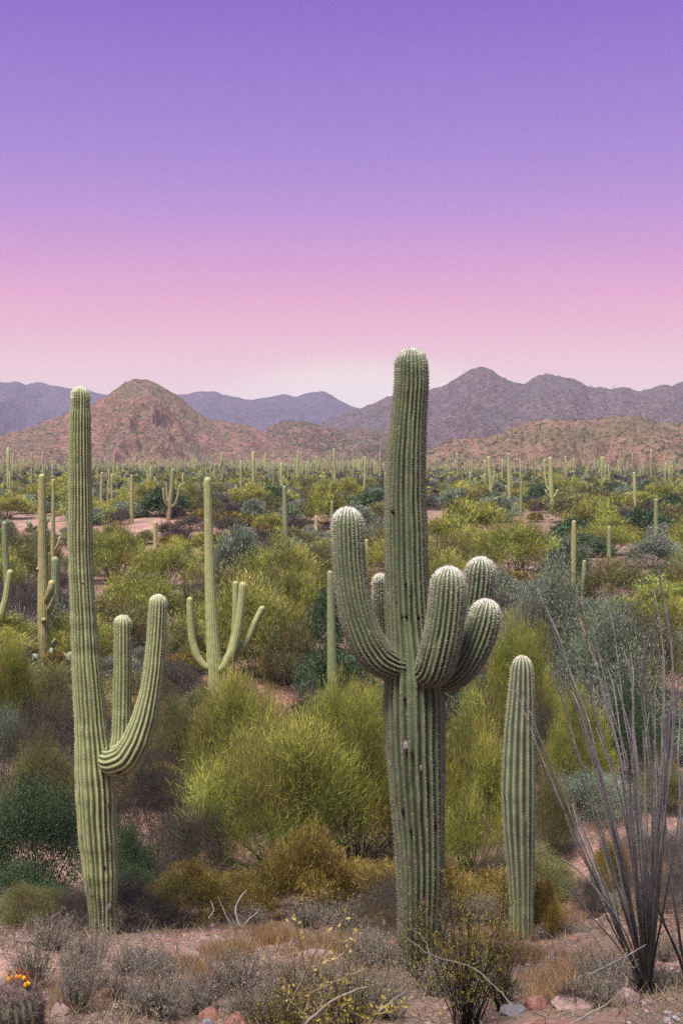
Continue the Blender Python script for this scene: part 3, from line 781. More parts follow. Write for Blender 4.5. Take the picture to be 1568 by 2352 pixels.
def blades(mb, Pb, Dr, L, Wd, col, rng, shape='strip', m=0, droop=0.0):
    n = len(Pb)
    L = np.broadcast_to(np.asarray(L, float).reshape(-1, 1) if np.ndim(L) else np.full((n, 1), L), (n, 1))
    s = unit(np.cross(Dr, rng.normal(0, 1, (n, 3)))) * (np.asarray(Wd).reshape(-1, 1) if np.ndim(Wd) else Wd) * 0.5
    tip = Pb + Dr * L
    if droop: tip[:, 2] -= droop * L[:, 0]
    if shape == 'strip':
        V = np.stack([Pb - s, Pb + s, tip + s * 0.35, tip - s * 0.35], 1)
    else:
        mid = Pb + (tip - Pb) * 0.5
        V = np.stack([Pb, mid + s, tip, mid - s], 1)
    mb.add(V.reshape(-1, 3), np.arange(n * 4).reshape(-1, 4), col=np.repeat(col, 4, 0), m=m)


def wander(rng, p0, d, L, K, jit, lift=0.0):
    p = [np.array(p0, float)]; d = np.array(d, float)
    for k in range(K):
        d = unit(d + rng.normal(0, jit, 3) + np.array([0, 0, lift]))
        p.append(p[-1] + d * L / K)
    return np.array(p), d


def bush(kind, seed, H=2.6, R=2.0, lod=0, pal=None):
    """A shrub or small desert tree of height H and radius R at the origin. Returns (limbs, crown)."""
    rng = np.random.default_rng(seed)
    limb, crown = MB(), MB()
    S = SPEC[kind]
    pal = np.array(pal if pal is not None else S['pal'])
    bark = S['bark']
    # lobes of the crown
    nl = S['lobes']
    ends = []
    stems, r0s, r1s = [], [], []
    for k in range(nl):
        t_ = (k + rng.uniform(.15, .85)) / nl
        az = k * 2.39996 + rng.uniform(-.5, .5)
        ring = math.sqrt(t_) * .99
        dome = max(0, 1 - ring ** 2) ** .72
        c = np.array([math.cos(az) * ring * R * .85, math.sin(az) * ring * R * .85, H * (S.get('skirt', .09) + S['dome'] * dome * rng.uniform(.66, 1.14))])
        c[2] *= 1 + S.get('ragged', .15) * vnoise(math.cos(az) * ring * 2.6 + seed, math.sin(az) * ring * 2.6, seed)
        c[:2] *= 1 + S.get('ragged', .15) * vnoise(math.cos(az) * 1.7 + seed, math.sin(az) * 1.7 + 5, seed + 2)
        rad = rng.uniform(*S.get('rad', (.17, .36))) * (R + H * 0.6) * 0.60
        ends.append((c, rad))
        p0 = np.array([rng.normal(0, .06 * R), rng.normal(0, .06 * R), -0.15])
        mid = p0 * .3 + c * np.array([.42, .42, .52]) + rng.normal(0, .10, 3) * R * .5
        t = np.linspace(0, 1, 7)[:, None]
        path = (1 - t) ** 2 * p0 + 2 * t * (1 - t) * mid + t * t * c + rng.normal(0, .02 * R, (7, 3)) * np.sin(t * math.pi)
        stems.append(path); r0s.append(S['stem'] * H * (rng.uniform(.8, 1.3) if k % 4 == 0 else rng.uniform(.3, .6))); r1s.append(S['stem'] * H * .2)
        for q in range((S['sub'] + 1) // 2 if lod < 2 else 1):
            i = rng.integers(2, 6)
            d = unit(unit(rng.normal(0, 1, 3)) + unit(c - path[i]) * .6 + np.array([0, 0, .5]))
            pp, _ = wander(rng, path[i], d, rad * rng.uniform(.7, 1.4), 4, .25, .06)
            stems.append(pp); r0s.append(S['stem'] * H * .35); r1s.append(S['stem'] * H * .1)
    tubes(limb, stems, r0s, r1s, bark, 5 if lod == 0 else 3, rng=rng, cj=.3)
    nb = int(S['n'][lod])
    # sprays
    per_spray = S['per'][lod]
    ns = max(1, nb // per_spray)
    li = rng.integers(0, nl, ns)
    C = np.array([e[0] for e in ends])[li]; Rr = np.array([e[1] for e in ends])[li]
    d = unit(rng.normal(0, 1, (ns, 3)) + np.array([0, 0, 0.35]))
    low = d[:, 2] < -0.5
    d[low, 2] *= -0.4; d = unit(d)
    rr = Rr * rng.uniform(0.35, 1.0, ns) ** 0.6 * (1 + 0.25 * vnoise(d[:, 0] * 2.3 + li * 7, d[:, 2] * 2.3 + d[:, 1] * 2, seed))
    c = C + d * rr[:, None] * np.array([1.05, 1.05, S.get('tall', .9)]) * (1 - np.array([S.get('point', 0), S.get('point', 0), 0]) * np.clip(d[:, 2:], 0, 1))
    c[:, 2] = np.maximum(c[:, 2], 0.05 * H * rng.uniform(0.3, 2.2, ns))
    up = S['up']
    sd_ = unit(d * (1 - up) + np.array([0, 0, up]) + rng.normal(0, .22, (ns, 3)))
    # colour by spray: hue from the palette, outer growth brightened by painted top light
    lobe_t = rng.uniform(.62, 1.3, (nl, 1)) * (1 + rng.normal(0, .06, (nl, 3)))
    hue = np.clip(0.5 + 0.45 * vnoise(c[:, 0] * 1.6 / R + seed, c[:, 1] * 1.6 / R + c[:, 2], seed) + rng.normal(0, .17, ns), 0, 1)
    young_toplit = np.clip((rr / Rr - .5) / .5, 0, 1) * np.clip(.35 + .8 * d[:, 2], 0, 1) * 0.85 + rng.uniform(0, .25, ns)
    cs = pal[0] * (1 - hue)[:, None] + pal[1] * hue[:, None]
    cs = cs * (1 - young_toplit[:, None]) + pal[2] * young_toplit[:, None]
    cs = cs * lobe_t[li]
    k = np.repeat(np.arange(ns), per_spray); n = len(k)
    L = S['len'][lod] * rng.uniform(.55, 1.25, n)
    along = rng.uniform(0, 1, n) * S['spray']
    bp = c[k] + sd_[k] * along[:, None] * H * .1 + rng.normal(0, S['scatter'] * R * .055, (n, 3))
    bd = unit(sd_[k] + rng.normal(0, S['splay'], (n, 3)))
    col = cs[k] * rng.uniform(.72, 1.28, (n, 1))
    dead = rng.uniform(0, 1, n) < S['dead']
    col[dead] = np.array(S['deadcol']) * rng.uniform(.6, 1.3, (dead.sum(), 1))
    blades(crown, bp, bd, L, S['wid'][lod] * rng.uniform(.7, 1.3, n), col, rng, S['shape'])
    zt = np.percentile(np.concatenate(crown.V)[:, 2], 99.3); k_ = H / zt
    rt = np.percentile(np.hypot(np.concatenate(crown.V)[:, 0], np.concatenate(crown.V)[:, 1]), 96); q_ = R / rt
    for b_ in (limb, crown): b_.V = [v * np.array([q_, q_, k_]) for v in b_.V]
    return limb, crown


# palettes: inner, alternate, outer new growth with painted top light
SPEC = dict(
    palo=dict(skirt=.15, ragged=.38, point=.6, rad=(.10, .24), tall=1.9, dome=0.62, lobes=36, sub=4, stem=.013, bark=(0.085, 0.085, 0.045), n=(60000, 18000, 6000), per=(26, 16, 6), len=(.15, .20, .32), wid=(.009, .024, .055), up=.62, splay=.34, spray=2.2, scatter=1.1, shape='strip', dead=.15, deadcol=(.15, .135, .105),
              pal=[(.135, .175, .04), (.225, .25, .05), (.50, .485, .105)]),
    olive=dict(ragged=.35, point=.4, rad=(.11, .25), tall=1.4, dome=0.6, lobes=32, sub=4, stem=.012, bark=(0.07, 0.06, 0.045), n=(46000, 14000, 5000), per=(18, 12, 5), len=(.11, .17, .30), wid=(.010, .026, .055), up=.45, splay=.5, spray=1.3, scatter=1.3, shape='strip', dead=.22, deadcol=(.11, .095, .08),
               pal=[(.12, .13, .05), (.165, .165, .058), (.31, .29, .10)]),
    green=dict(rad=(.14, .28), dome=0.62, lobes=28, sub=4, stem=.012, bark=(0.05, 0.045, 0.035), n=(36000, 10500, 4200), per=(14, 9, 5), len=(.055, .13, .24), wid=(.024, .055, .10), up=.35, splay=.9, spray=1.6, scatter=1.2, shape='leaf', dead=.03, deadcol=(.09, .085, .06),
               pal=[(.036, .070, .036), (.06, .10, .048), (.115, .165, .078)]),
    silver=dict(rad=(.14, .28), dome=0.62, lobes=26, sub=4, stem=.013, bark=(0.08, 0.07, 0.06), n=(34000, 10000, 4200), per=(14, 9, 5), len=(.060, .14, .25), wid=(.024, .055, .10), up=.4, splay=.8, spray=1.5, scatter=1.2, shape='leaf', dead=.10, deadcol=(.14, .13, .11),
                pal=[(.12, .15, .10), (.155, .185, .12), (.30, .345, .24)]),
    brown=dict(rad=(.15, .3), dome=0.55, lobes=20, sub=14, stem=.011, bark=(0.14, 0.12, 0.11), n=(13000, 4500, 1100), per=(10, 8, 5), len=(.15, .22, .40), wid=(.006, .016, .05), up=.25, splay=.75, spray=1.2, scatter=1.6, shape='strip', dead=.5, deadcol=(.085, .070, .062),
               pal=[(.085, .074, .064), (.115, .098, .08), (.16, .14, .105)]),
    rust=dict(rad=(.13, .27), tall=1.2, dome=0.6, lobes=24, sub=5, stem=.010, bark=(0.07, 0.055, 0.04), n=(22000, 6000, 1200), per=(14, 10, 5), len=(.09, .20, .42), wid=(.012, .030, .09), up=.5, splay=.6, spray=1.2, scatter=1.2, shape='strip', dead=.15, deadcol=(.12, .085, .05),
              pal=[(.14, .108, .035), (.20, .148, .035), (.34, .26, .06)]),
)
CAT = dict(palo='tree', olive='tree', green='shrub', silver='shrub', brown='shrub', rust='shrub')
NAME = dict(palo='palo_verde', olive='palo_verde', green='leafy_shrub', silver='silvery_shrub', brown='bare_shrub', rust='rusty_shrub')
GRP = dict(palo='palo verdes in the desert', olive='palo verdes in the desert', green='green leafy shrubs', silver='silvery shrubs', brown='bare brown shrubs', rust='rust coloured shrubs')
LIB = {}


def bush_meshes(kind, lod, var):
    key = (kind, lod, var)
    if key not in LIB:
        H, R = {'palo': (2.6, 2.0), 'olive': (2.4, 2.0), 'green': (2.0, 1.6), 'silver': (2.0, 1.7), 'brown': (1.5, 1.4), 'rust': (1.3, 1.2)}[kind]
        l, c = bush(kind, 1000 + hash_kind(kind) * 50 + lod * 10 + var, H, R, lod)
        if lod == 0:
            LIB[key] = (l.mesh('trunk', [M_BARK]), c.mesh('crown', [M_LEAF]), H, R)
        else:
            c.join(l, 1)
            LIB[key] = (c.mesh(NAME[kind], [M_LEAF, M_BARK]), None, H, R)
    return LIB[key]


def hash_kind(k):
    return ['palo', 'olive', 'green', 'silver', 'brown', 'rust'].index(k)


PLACED = []     # x, y, r


def place_bush(kind, x, y, H, R, label, group=None, rz=None, var=None, lod=None, sink=0.0):
    if lod is None: lod = 0 if y < 26 else (1 if y < 75 else 2)
    rng = np.random.default_rng(int(abs(x * 977 + y * 131)) + 5)
    var = int(rng.integers(0, (3, 4, 4)[lod])) if var is None else var
    me, me2, h0, r0 = bush_meshes(kind, lod, var)
    rz = rng.uniform(0, 6.28) if rz is None else rz
    z = float(gz(x, y)) - sink
    sc = (R / r0, R / r0, H / h0)
    if lod == 0:
        o = empty(NAME[kind], (x, y, z)); o.rotation_euler = (0, 0, rz); o.scale = sc
        link('trunk' if CAT[kind] == 'tree' else 'stem', me, o); link('crown' if CAT[kind] == 'tree' else 'foliage', me2, o)
    else:
        o = link(NAME[kind], me, None, (x, y, z), rz, sc)
    tag(o, label, CAT[kind], group or GRP[kind])
    PLACED.append((x, y, R))
    return o


def at(u, D):
    return (u - W_D / 2) / F_D * D * 1.005, D


def hb(kind, u, D, vtop, hw, label, **k):
    """a bush whose top shows at v = vtop and half width hw, standing at distance D"""
    x, y = at(u, D)
    top = P(u, vtop, D)[2]
    H = max(0.5, top - float(gz(x, y)))
    place_bush(kind, x, y, H * 1.03, hw / F_D * D, label, **k)


# --- the near bushes behind the cacti
hb('palo', 545, 20.0, 1560, 145, 'bright yellow-green palo verde rising below the four-armed saguaro')
hb('palo', 650, 16.6, 1665, 225, 'largest palo verde, yellow-green and wide, beside the big five-armed saguaro', var=0)
hb('palo', 815, 17.4, 1580, 150, 'bright feathery palo verde right behind the trunk of the big saguaro, arm side', var=1)
hb('palo', 1080, 17.0, 1605, 135, 'yellow palo verde with a bare forked trunk between the big saguaro and short column', var=2)
hb('olive', 930, 19.0, 1640, 130, 'olive palo verde hidden mostly behind the thick lower trunk of the big saguaro')
hb('rust', 700, 14.6, 1905, 125, 'orange-yellow shrub at the foot of the largest palo verde')
hb('rust', 560, 14.9, 2010, 80, 'low rusty green shrub between two orange shrubs at the edge of the wash')
hb('rust', 430, 14.2, 1995, 110, 'rusty orange shrub just right of the foot of the tall two-armed saguaro')
hb('brown', 350, 17.0, 1720, 120, 'large bare brown shrub right of the lower trunk of the two-armed saguaro')
hb('brown', 440, 15.8, 1850, 110, 'tangled grey-brown leafless shrub under the wide yellow-green palo verde')
hb('green', 70, 15.2, 1800, 150, 'large dark green leafy shrub left of the two-armed saguaro', var=0)
hb('green', 290, 15.6, 1900, 70, 'smaller dark green leafy shrub right behind the foot of the two-armed saguaro', var=1)
hb('green', 40, 14.5, 1985, 115, 'low dark green shrub at the edge in front of the large dark green shrub', var=2)
hb('green', 300, 15.0, 1995, 55, 'low dark green shrub touching the foot of the two-armed saguaro', var=0)
hb('olive', 90, 19.5, 1690, 110, 'olive palo verde above the large dark green leafy shrub')
hb('brown', 120, 22.0, 1600, 120, 'wide brown twiggy shrub left of the middle of the two-armed saguaro')
hb('silver', 10, 22.5, 1630, 70, 'grey silvery shrub at the edge of the picture below the corky-footed saguaro')
hb('olive', 120, 25.5, 1545, 100, 'loose olive palo verde below the foot of the corky-footed saguaro')
hb('palo', 15, 24.5, 1480, 75, 'small yellow-green palo verde at the edge below the curved arm')
hb('olive', 400, 23.5, 1585, 80, 'olive palo verde right of the longer arm of the two-armed saguaro')
hb('brown', 690, 23.5, 1575, 75, 'bare dark shrub beside the thin armless saguaro')
hb('palo', 590, 31.5, 1340, 115, 'wide yellow-green palo verde behind the four thin arms')
hb('olive', 660, 30.5, 1420, 80, 'olive palo verde between the four-armed saguaro and the thin armless saguaro')
hb('palo', 320, 40.0, 1312, 120, 'broad bright palo verde behind the shorter arm of the two-armed saguaro')
hb('palo', 265, 57.0, 1208, 90, 'rounded yellow-green palo verde right of the upper trunk of the two-armed saguaro')
hb('palo', 385, 54.0, 1245, 85, 'yellow-green palo verde just left of the four-armed saguaro top')
hb('silver', 545, 50.0, 1220, 62, 'bluish grey rounded shrub just right of the four-armed saguaro top')
hb('palo', 690, 38.0, 1315, 65, 'green palo verde left of the thick curving arm')
hb('olive', 430, 33.0, 1420, 60, 'small olive palo verde under the left arm of the four-armed saguaro')
hb('palo', 1190, 58.0, 1192, 105, 'bright yellow-green palo verde, round and alone, right of the big saguaro')
hb('olive', 1410, 46.0, 1285, 95, 'dull olive palo verde right of the small leaning stem')
hb('silver', 1262, 27.0, 1300, 118, 'silvery green leafy shrub in front of the long thin pole', lod=0, var=2)
hb('silver', 1400, 24.5, 1395, 150, 'large grey-green leafy shrub behind the tips of the grey canes', var=1, lod=0)
hb('palo', 1205, 22.5, 1445, 95, 'green palo verde below the silvery shrub, right of the short leaning arm', var=1)
hb('olive', 1490, 29.0, 1400, 90, 'olive palo verde behind the long canes at the far side')
hb('palo', 1330, 19.5, 1590, 85, 'yellow palo verde seen through the thorny canes')
hb('olive', 1270, 17.2, 1760, 70, 'olive-green palo verde right of the short wide-ribbed column')
hb('green', 1450, 21.0, 1570, 70, 'dark green leafy shrub seen through the upper canes')
hb('olive', 1530, 18.5, 1740, 80, 'olive palo verde behind the outermost canes')
hb('brown', 1100, 22.5, 1555, 90, 'dark bare shrub below the short leaning arm of the big saguaro')
hb('brown', 1255, 21.0, 1610, 60, 'dark bare shrub right of the tip of the short column')
hb('brown', 1500, 22.5, 1660, 70, 'brown bare shrub in the shade behind the upper canes')
hb('brown', 1150, 15.2, 1960, 70, 'low bare shrub between the big saguaro foot and the short column')
hb('rust', 1410, 15.6, 1935, 45, 'small rusty orange shrub seen low between the canes', lod=0)
hb('brown', 1355, 14.2, 2010, 42, 'small dark bare bush on the pink path behind the canes', lod=0)
hb('olive', 60, 13.3, 2070, 85, 'low olive-brown shrub in front of the large dark green shrub')
hb('brown', 165, 13.0, 2085, 60, 'low brownish twiggy shrub left of the foot of the two-armed saguaro')
hb('rust', 1255, 12.7, 2025, 42, 'small olive-yellow shrub right beside the foot of the short column')

# ------------------------------------------------------------------ auto fill of the plain with single bushes
LAND = [(u, 0.5 * (a + b), lab, D) for (u, a, b, D, lab) in SAGS]
BARE = [(95, 1212, 95, 30), (395, 1222, 165, 34), (660, 1245, 80, 18), (320, 1480, 60, 40), (560, 1580, 70, 45), (1005, 1190, 45, 22), (620, 1600, 60, 50)]


def is_bare(u, v, g=1.0):
    return any(((u - a) / (c * g)) ** 2 + ((v - b) / (d * g)) ** 2 < 1 for a, b, c, d in BARE)


cover = np.zeros((512, 341), bool)


def paint(u, v0, v1, hw, D, test=False):
    a, b = int((u - hw) * .2175), int((u + hw) * .2175) + 1; c, d = int(v0 * .2175), int(v1 * .2175) + 1
    a, b, c, d = max(a, 0), min(b, 341), max(c, 0), min(d, 512)
    if b <= a or d <= c: return 0.0
    sub = cover[c:d, a:b]
    vis = 1 - sub.mean()
    if not test: sub[:] = True
    return vis


for (u, a, b, D, lab) in SAGS:
    hw = {D0: 55, D1: 38, D2: 36}.get(D, 0)
    if hw: paint(u, a, b, hw, D)
for (x, y, R) in list(PLACED):
    u, vb = proj(x, y, float(gz(x, y)))
    paint(u, vb - 1.3 * R / y * F_D, vb, R / y * F_D * .8, y)


def where(u, v, D, H=0):
    """a phrase for the nearest landmark"""
    best = None
    for (lu, lv, lab, lD) in LAND:
        w = abs(u - lu) * 1.0 + abs(v - lv) * 0.55 + (150 if abs(math.log(lD / D)) > 0.9 else 0)
        if best is None or w < best[0]: best = (w, lu, lv, lab, lD)
    _, lu, lv, lab, lD = best
    du = u - lu
    if lD < D * .75 and abs(du) < 60: rel = 'behind'
    elif abs(du) < 22: rel = 'under' if D < lD else 'behind'
    elif abs(du) < 75: rel = 'just left of' if du < 0 else 'just right of'
    else: rel = 'left of' if du < 0 else 'right of'
    return rel + ' ' + lab


ORD = ['nearest', 'second nearest', 'third nearest', 'fourth nearest', 'fifth nearest', 'sixth nearest', 'seventh nearest', 'eighth nearest', 'ninth nearest', 'tenth nearest']
AUTO = {}


def flush_labels(d):
    for lab, v in d.items():
        v.sort(key=lambda t: t[0])
        for k, (D, o) in enumerate(v):
            if len(v) == 1: o['label'] = lab
            else: o['label'] = lab + ', ' + (ORD[k] if k < len(ORD) else 'farthest')
            if k >= len(ORD): o['group'] = lab
            for cut in (' past the bank', ' below the bank', ' in the wash', ' far out'):
                if len(o['label'].replace('-', ' ').split()) > 15: o['label'] = o['label'].replace(cut, '', 1)


rng = np.random.default_rng(99)
cand = []
D = 24.0
while D < 172:
    step = 1.45 + 0.017 * D
    wmax = 0.335 * D
    for x in np.arange(-wmax, wmax, step * 1.15):
        cand.append((x + rng.uniform(-.5, .5) * step, D + rng.uniform(-.5, .5) * step))
    D += step * (1 + D / 260)
cand.sort(key=lambda t: t[1])
KW = dict(palo='yellow-green palo verde', olive='olive palo verde', green='dark green shrub', silver='silvery shrub', brown='bare shrub', rust='rusty shrub')
n_auto = 0
for (x, y) in cand:
    zb = float(gz(x, y)); u, vb = proj(x, y, zb)
    if is_bare(u, vb): continue
    if vb < 1115 and rng.uniform() < .15: continue
    t = vnoise(x / 14, y / 14, 77)
    kind = rng.choice(['palo', 'olive', 'green', 'silver', 'brown', 'rust'], p=[.27, .22, .08 + .05 * (t > .2), .14, .21 - .05 * (t > .2), .08])
    H = {'palo': 2.3, 'olive': 2.0, 'green': 2.0, 'silver': 1.7, 'brown': 1.2, 'rust': .9}[kind] * rng.uniform(.65, 1.35)
    R = {'palo': 1.9, 'olive': 1.8, 'green': 1.5, 'silver': 1.4, 'brown': 1.2, 'rust': .8}[kind] * rng.uniform(.7, 1.3) * (1 + y / 500)
    if y < 40: H *= .8; R *= .8
    if 64 < y < 92 and u < 780: H *= .6; R *= .75
    if any((x - a) ** 2 + (y - b) ** 2 < (0.70 * (R + r)) ** 2 for a, b, r in PLACED): continue
    hw = R / y * F_D; vt = vb - H / y * F_D
    # keep traced saguaros in view: nothing tall right before them
    if any(abs(u - s[0]) < hw * .8 + 8 and y < s[3] and vt < s[2] - (s[2] - s[1]) * .35 and s[3] < 170 and s[3] / y < 1.6 for s in SAGS): continue
    if paint(u, vt, vb, hw, y, True) < .20: continue
    paint(u, vt + (vb - vt) * .15, vb, hw * .75, y)
    o = place_bush(kind, x, y, H, R, 'x')
    size = 'small' if R < 1.15 else ('wide' if R > 2.1 else 'rounded')
    zone = 'in the wash' if y < 50 else ('below the bank' if y < 82 else ('past the bank' if y < 125 else 'far out'))
    lab = f'{size} {KW[kind]} {zone}, {where(u, .5 * (vt + vb), y)}'
    AUTO.setdefault(lab, []).append((y, o))
    n_auto += 1
# low shrubs that fill the ground between the palo verdes
rng = np.random.default_rng(123)
cand = []
D = 13.2
while D < 135:
    step = .85 + 0.014 * D
    for x in np.arange(-.335 * D, .335 * D, step):
        cand.append((x + rng.uniform(-.5, .5) * step, D + rng.uniform(-.5, .5) * step))
    D += step * .9
cand.sort(key=lambda t: t[1])
UW = dict(brown='bare brown shrublet', rust='rusty shrublet', silver='grey shrublet', olive='olive shrublet')
n_low = 0
TALLN = list(PLACED)
for (x, y) in cand:
    u, vb = proj(x, y, float(gz(x, y)))
    if is_bare(u, vb, .8) and rng.uniform() < .9: continue
    if 1290 < u < 1420 and 1880 < vb < 2150: continue
    if y < 15 and 480 < u < 900: continue
    kind = rng.choice(['brown', 'rust', 'silver', 'olive'], p=[.55, .17, .14, .14] if u < 1400 else [.75, .05, .1, .1])
    R = rng.uniform(.35, .75) * (1 + y / 90); H = R * rng.uniform(.7, 1.15)
    if any((x - a) ** 2 + (y - b) ** 2 < (.6 * r + .35 * R) ** 2 for a, b, r in TALLN): continue
    if any((x - a) ** 2 + (y - b) ** 2 < (.55 * (r + R)) ** 2 for a, b, r in PLACED[len(TALLN):]): continue
    hw = R / y * F_D; vt = vb - H / y * F_D
    if paint(u, vt, vb, hw, y, True) < .15: continue
    o = place_bush(kind, x, y, H, R, 'x', group='low shrubs between the palo verdes', lod=0 if y < 20 else (1 if y < 40 else 2))
    o['category'] = 'shrub'; o.name = 'low_shrub'
    lab = f'{"tiny" if R < .6 else ("low" if R < .9 else "spreading")} {UW[kind]} {"in the wash" if y < 50 else ("below the bank" if y < 82 else "past the bank")}, {where(u, .5 * (vt + vb), y)}'
    AUTO.setdefault(lab, []).append((y, o)); n_low += 1
print('low shrubs', n_low)
flush_labels(AUTO)
print('auto bushes', n_auto, 'labels', len(AUTO))

# small grey dwarf shrubs on the bare bank
SPEC['dwarf'] = dict(SPEC['brown'], lobes=7, sub=3)

# ------------------------------------------------------------------ far saguaros, one object each, then the mass beyond


def far_sag(H, R, arms, seed, sides=8, pal=PALE):
    rng = np.random.default_rng(seed)
    mb = MB()

    def col(path, r, c):
        path = np.asarray(path, float); K = len(path)
        rr = np.full(K, r); rr[-1] *= .12; rr[-2] *= .72; rr[0] *= .85
        T = unit(np.gradient(path, axis=0)); A = unit(np.cross(T, np.array([.9, .3, .1]))); B = np.cross(T, A)
        th = np.arange(sides) / sides * 2 * math.pi
        V = path[:, None] + rr[:, None, None] * (np.cos(th)[None, :, None] * A[:, None] + np.sin(th)[None, :, None] * B[:, None])
        idx = np.arange(K * sides).reshape(K, sides); nx = np.roll(idx, -1, 1)
        mb.add(V, np.stack([idx[:-1], nx[:-1], nx[1:], idx[1:]], -1).reshape(-1, 4), col=c)
    f = np.array(pal['flesh2']) * rng.uniform(.85, 1.1)
    lean = rng.normal(0, .012, 2)
    zz = np.array([-.3, .15 * H, .4 * H, .7 * H, H - R * 1.1, H - R * .4, H])
    col(np.stack([lean[0] * zz, lean[1] * zz, zz], 1), R, f)
    for k in range(arms):
        a = rng.uniform(0, 6.28) if k == 0 else a + 2.2 + rng.uniform(-.4, .4)
        h = H * rng.uniform(.32, .5); out = R * rng.uniform(2.4, 3.6); top = h + H * rng.uniform(.18, .42); r = R * .62
        e = np.array([math.cos(a), math.sin(a), 0])
        z = np.array([0, 0, 1.0])
        col(np.array([e * R * .3 + z * h, e * out * .7 + z * (h - .02), e * out + z * (h + .3 * (top - h)), e * out * 1.03 + z * (top - r), e * out * 1.03 + z * (top - r * .4), e * out * 1.03 + z * top]), r, f)
    return mb


FAR = []
for k, (arms, pal) in enumerate([(0, PALE), (0, PALE), (2, PALE), (3, PALE), (1, YELL), (0, GREEN), (4, PALE), (0, YELL), (2, GREEN)]):
    mb = far_sag(4.2, .125, arms, 400 + k, 8, pal)
    FAR.append((mb.mesh('saguaro', [M_SKIN], True), arms, mb))
rng = np.random.default_rng(5)
fs = []
tries = 0
while len(fs) < 255 and tries < 6000:
    tries += 1
    y = 125 * (400 / 125) ** (rng.uniform() ** .62); x = rng.uniform(-.33, .33) * y
    if any((x - a) ** 2 + (y - b) ** 2 < 9 for a, b in fs): continue
    fs.append((x, y))
fs.sort(key=lambda t: t[1])
SAUTO = {}
for (x, y) in fs:
    k = int(rng.choice(len(FAR), p=[.2, .15, .14, .10, .12, .09, .05, .09, .06]))
    me, arms, _ = FAR[k]
    s = float(np.clip(rng.lognormal(-.12, .36), .3, 1.65))
    o = link('saguaro', me, None, (x, y, float(gz(x, y))), rng.uniform(0, 6.28), (s * rng.uniform(.8, 1.15),) * 2 + (s,))
    tag(o, 'x', 'cactus')
    u, vb = proj(x, y, float(gz(x, y)))
    if y < 200:
        a = ['armless', 'one-armed', 'two-armed', 'three-armed', 'four-armed'][arms]
        sz = 'stubby' if s < .6 else ('tall' if s > 1.02 else 'slim')
        lab = f'{sz} {a} far saguaro, {where(u, vb - 20, y)}'
        SAUTO.setdefault(lab, []).append((y, o)); o['group'] = 'saguaros in the desert'
    else:
        reg = 'below the red hill' if u < 560 else ('below the low red knoll' if u < 900 else 'before the low orange hill')
        o['label'] = f'tiny pale saguaro in the crowded far rows of the plain {reg}'
        o['group'] = f'tiny far saguaros {reg}'
flush_labels(SAUTO)

mb = MB()
V0 = [np.concatenate(f[2].V) for f in FAR]; Q0 = [np.concatenate(f[2].Q) for f in FAR]; C0 = [np.concatenate(f[2].C) for f in FAR]


def drop_sag(x, y, z, s):
    k = int(rng.integers(0, len(FAR))); a = rng.uniform(0, 6.28); ca, sa = math.cos(a), math.sin(a)
    V = V0[k] * s; V = np.stack([V[:, 0] * ca - V[:, 1] * sa + x, V[:, 0] * sa + V[:, 1] * ca + y, V[:, 2] + z], 1)
    mb.add(V, Q0[k], col=C0[k])


for _ in range(1100):
    y = rng.uniform(300, 640); x = rng.uniform(-.36, .36) * y
    drop_sag(x, y, float(gz(x, y)), rng.uniform(.7, 1.3))
for name, cnt in (('red_hill', 900), ('low_orange_hill', 320), ('low_red_knoll', 420)):
    X, Y, Z = HILLS[name]
    for _ in range(cnt):
        i = int(X.shape[0] * rng.uniform(0.0, .85) ** 1.9); j = rng.integers(0, X.shape[1])
        if abs(X[i, j] / Y[i, j]) < .33: drop_sag(X[i, j], Y[i, j], Z[i, j] - .3, rng.uniform(.6, 1.2))
tag(mb.obj('far_saguaro_mass', [M_SKIN], smooth=True), 'hazy mass of pale saguaros at the foot of the hills and on their slopes', 'cactus mass', kind='stuff')

# scrub too far away to count
mb = MB()
rng = np.random.default_rng(15)


def clumps(x, y, z, R, H, pal, n):
    """n leaf clusters for each of the given bushes"""
    m = len(x); k = np.repeat(np.arange(m), n)
    d = unit(rng.normal(0, 1, (m * n, 3)) + np.array([0, 0, .4])); d[:, 2] = np.abs(d[:, 2])
    rr = rng.uniform(.5, 1, m * n) ** .5
    c = np.stack([x[k] + d[:, 0] * R[k] * rr, y[k] + d[:, 1] * R[k] * rr, z[k] + .15 * H[k] + d[:, 2] * H[k] * rr * .85], 1)
    bd = unit(d + rng.normal(0, .8, (m * n, 3)))
    w = R[k] * rng.uniform(.35, .7, m * n)
    col = pal[k] * rng.uniform(.7, 1.3, (m * n, 1))
    blades(mb, c - bd * w[:, None] * .5, bd, w, w * .8, col, rng, 'leaf')


pals = np.array([(.15, .155, .03), (.11, .12, .03), (.055, .085, .04), (.10, .12, .08), (.10, .08, .065), (.17, .165, .035)])
n = 5200
y = 150 * (640 / 150) ** rng.uniform(0, 1, n); x = rng.uniform(-.38, .38, n) * y
sz = rng.uniform(.9, 2.4, n)
clumps(x, y, gz(x, y), sz * 1.1, sz * .95, pals[rng.integers(0, 6, n)] * 1.45 + .02, 26)
n = 900
y = 20 * (150 / 20) ** rng.uniform(0, 1, n); x = np.sign(rng.uniform(-1, 1, n)) * (.335 * y + 1.3 + rng.uniform(0, 1, n) ** 1.5 * (.22 * y + 8))
sz = rng.uniform(.7, 1.9, n) * (.7 + y / 200)
clumps(x, y, gz(x, y), sz * 1.1, sz * .95, pals[rng.integers(0, 6, n)] * 1.3, 90)
tag(mb.obj('distant_scrub', [M_LEAF]), 'grey-green and yellow scrub covering the plain out to the hills', 'scrub', kind='stuff')
mb = MB()
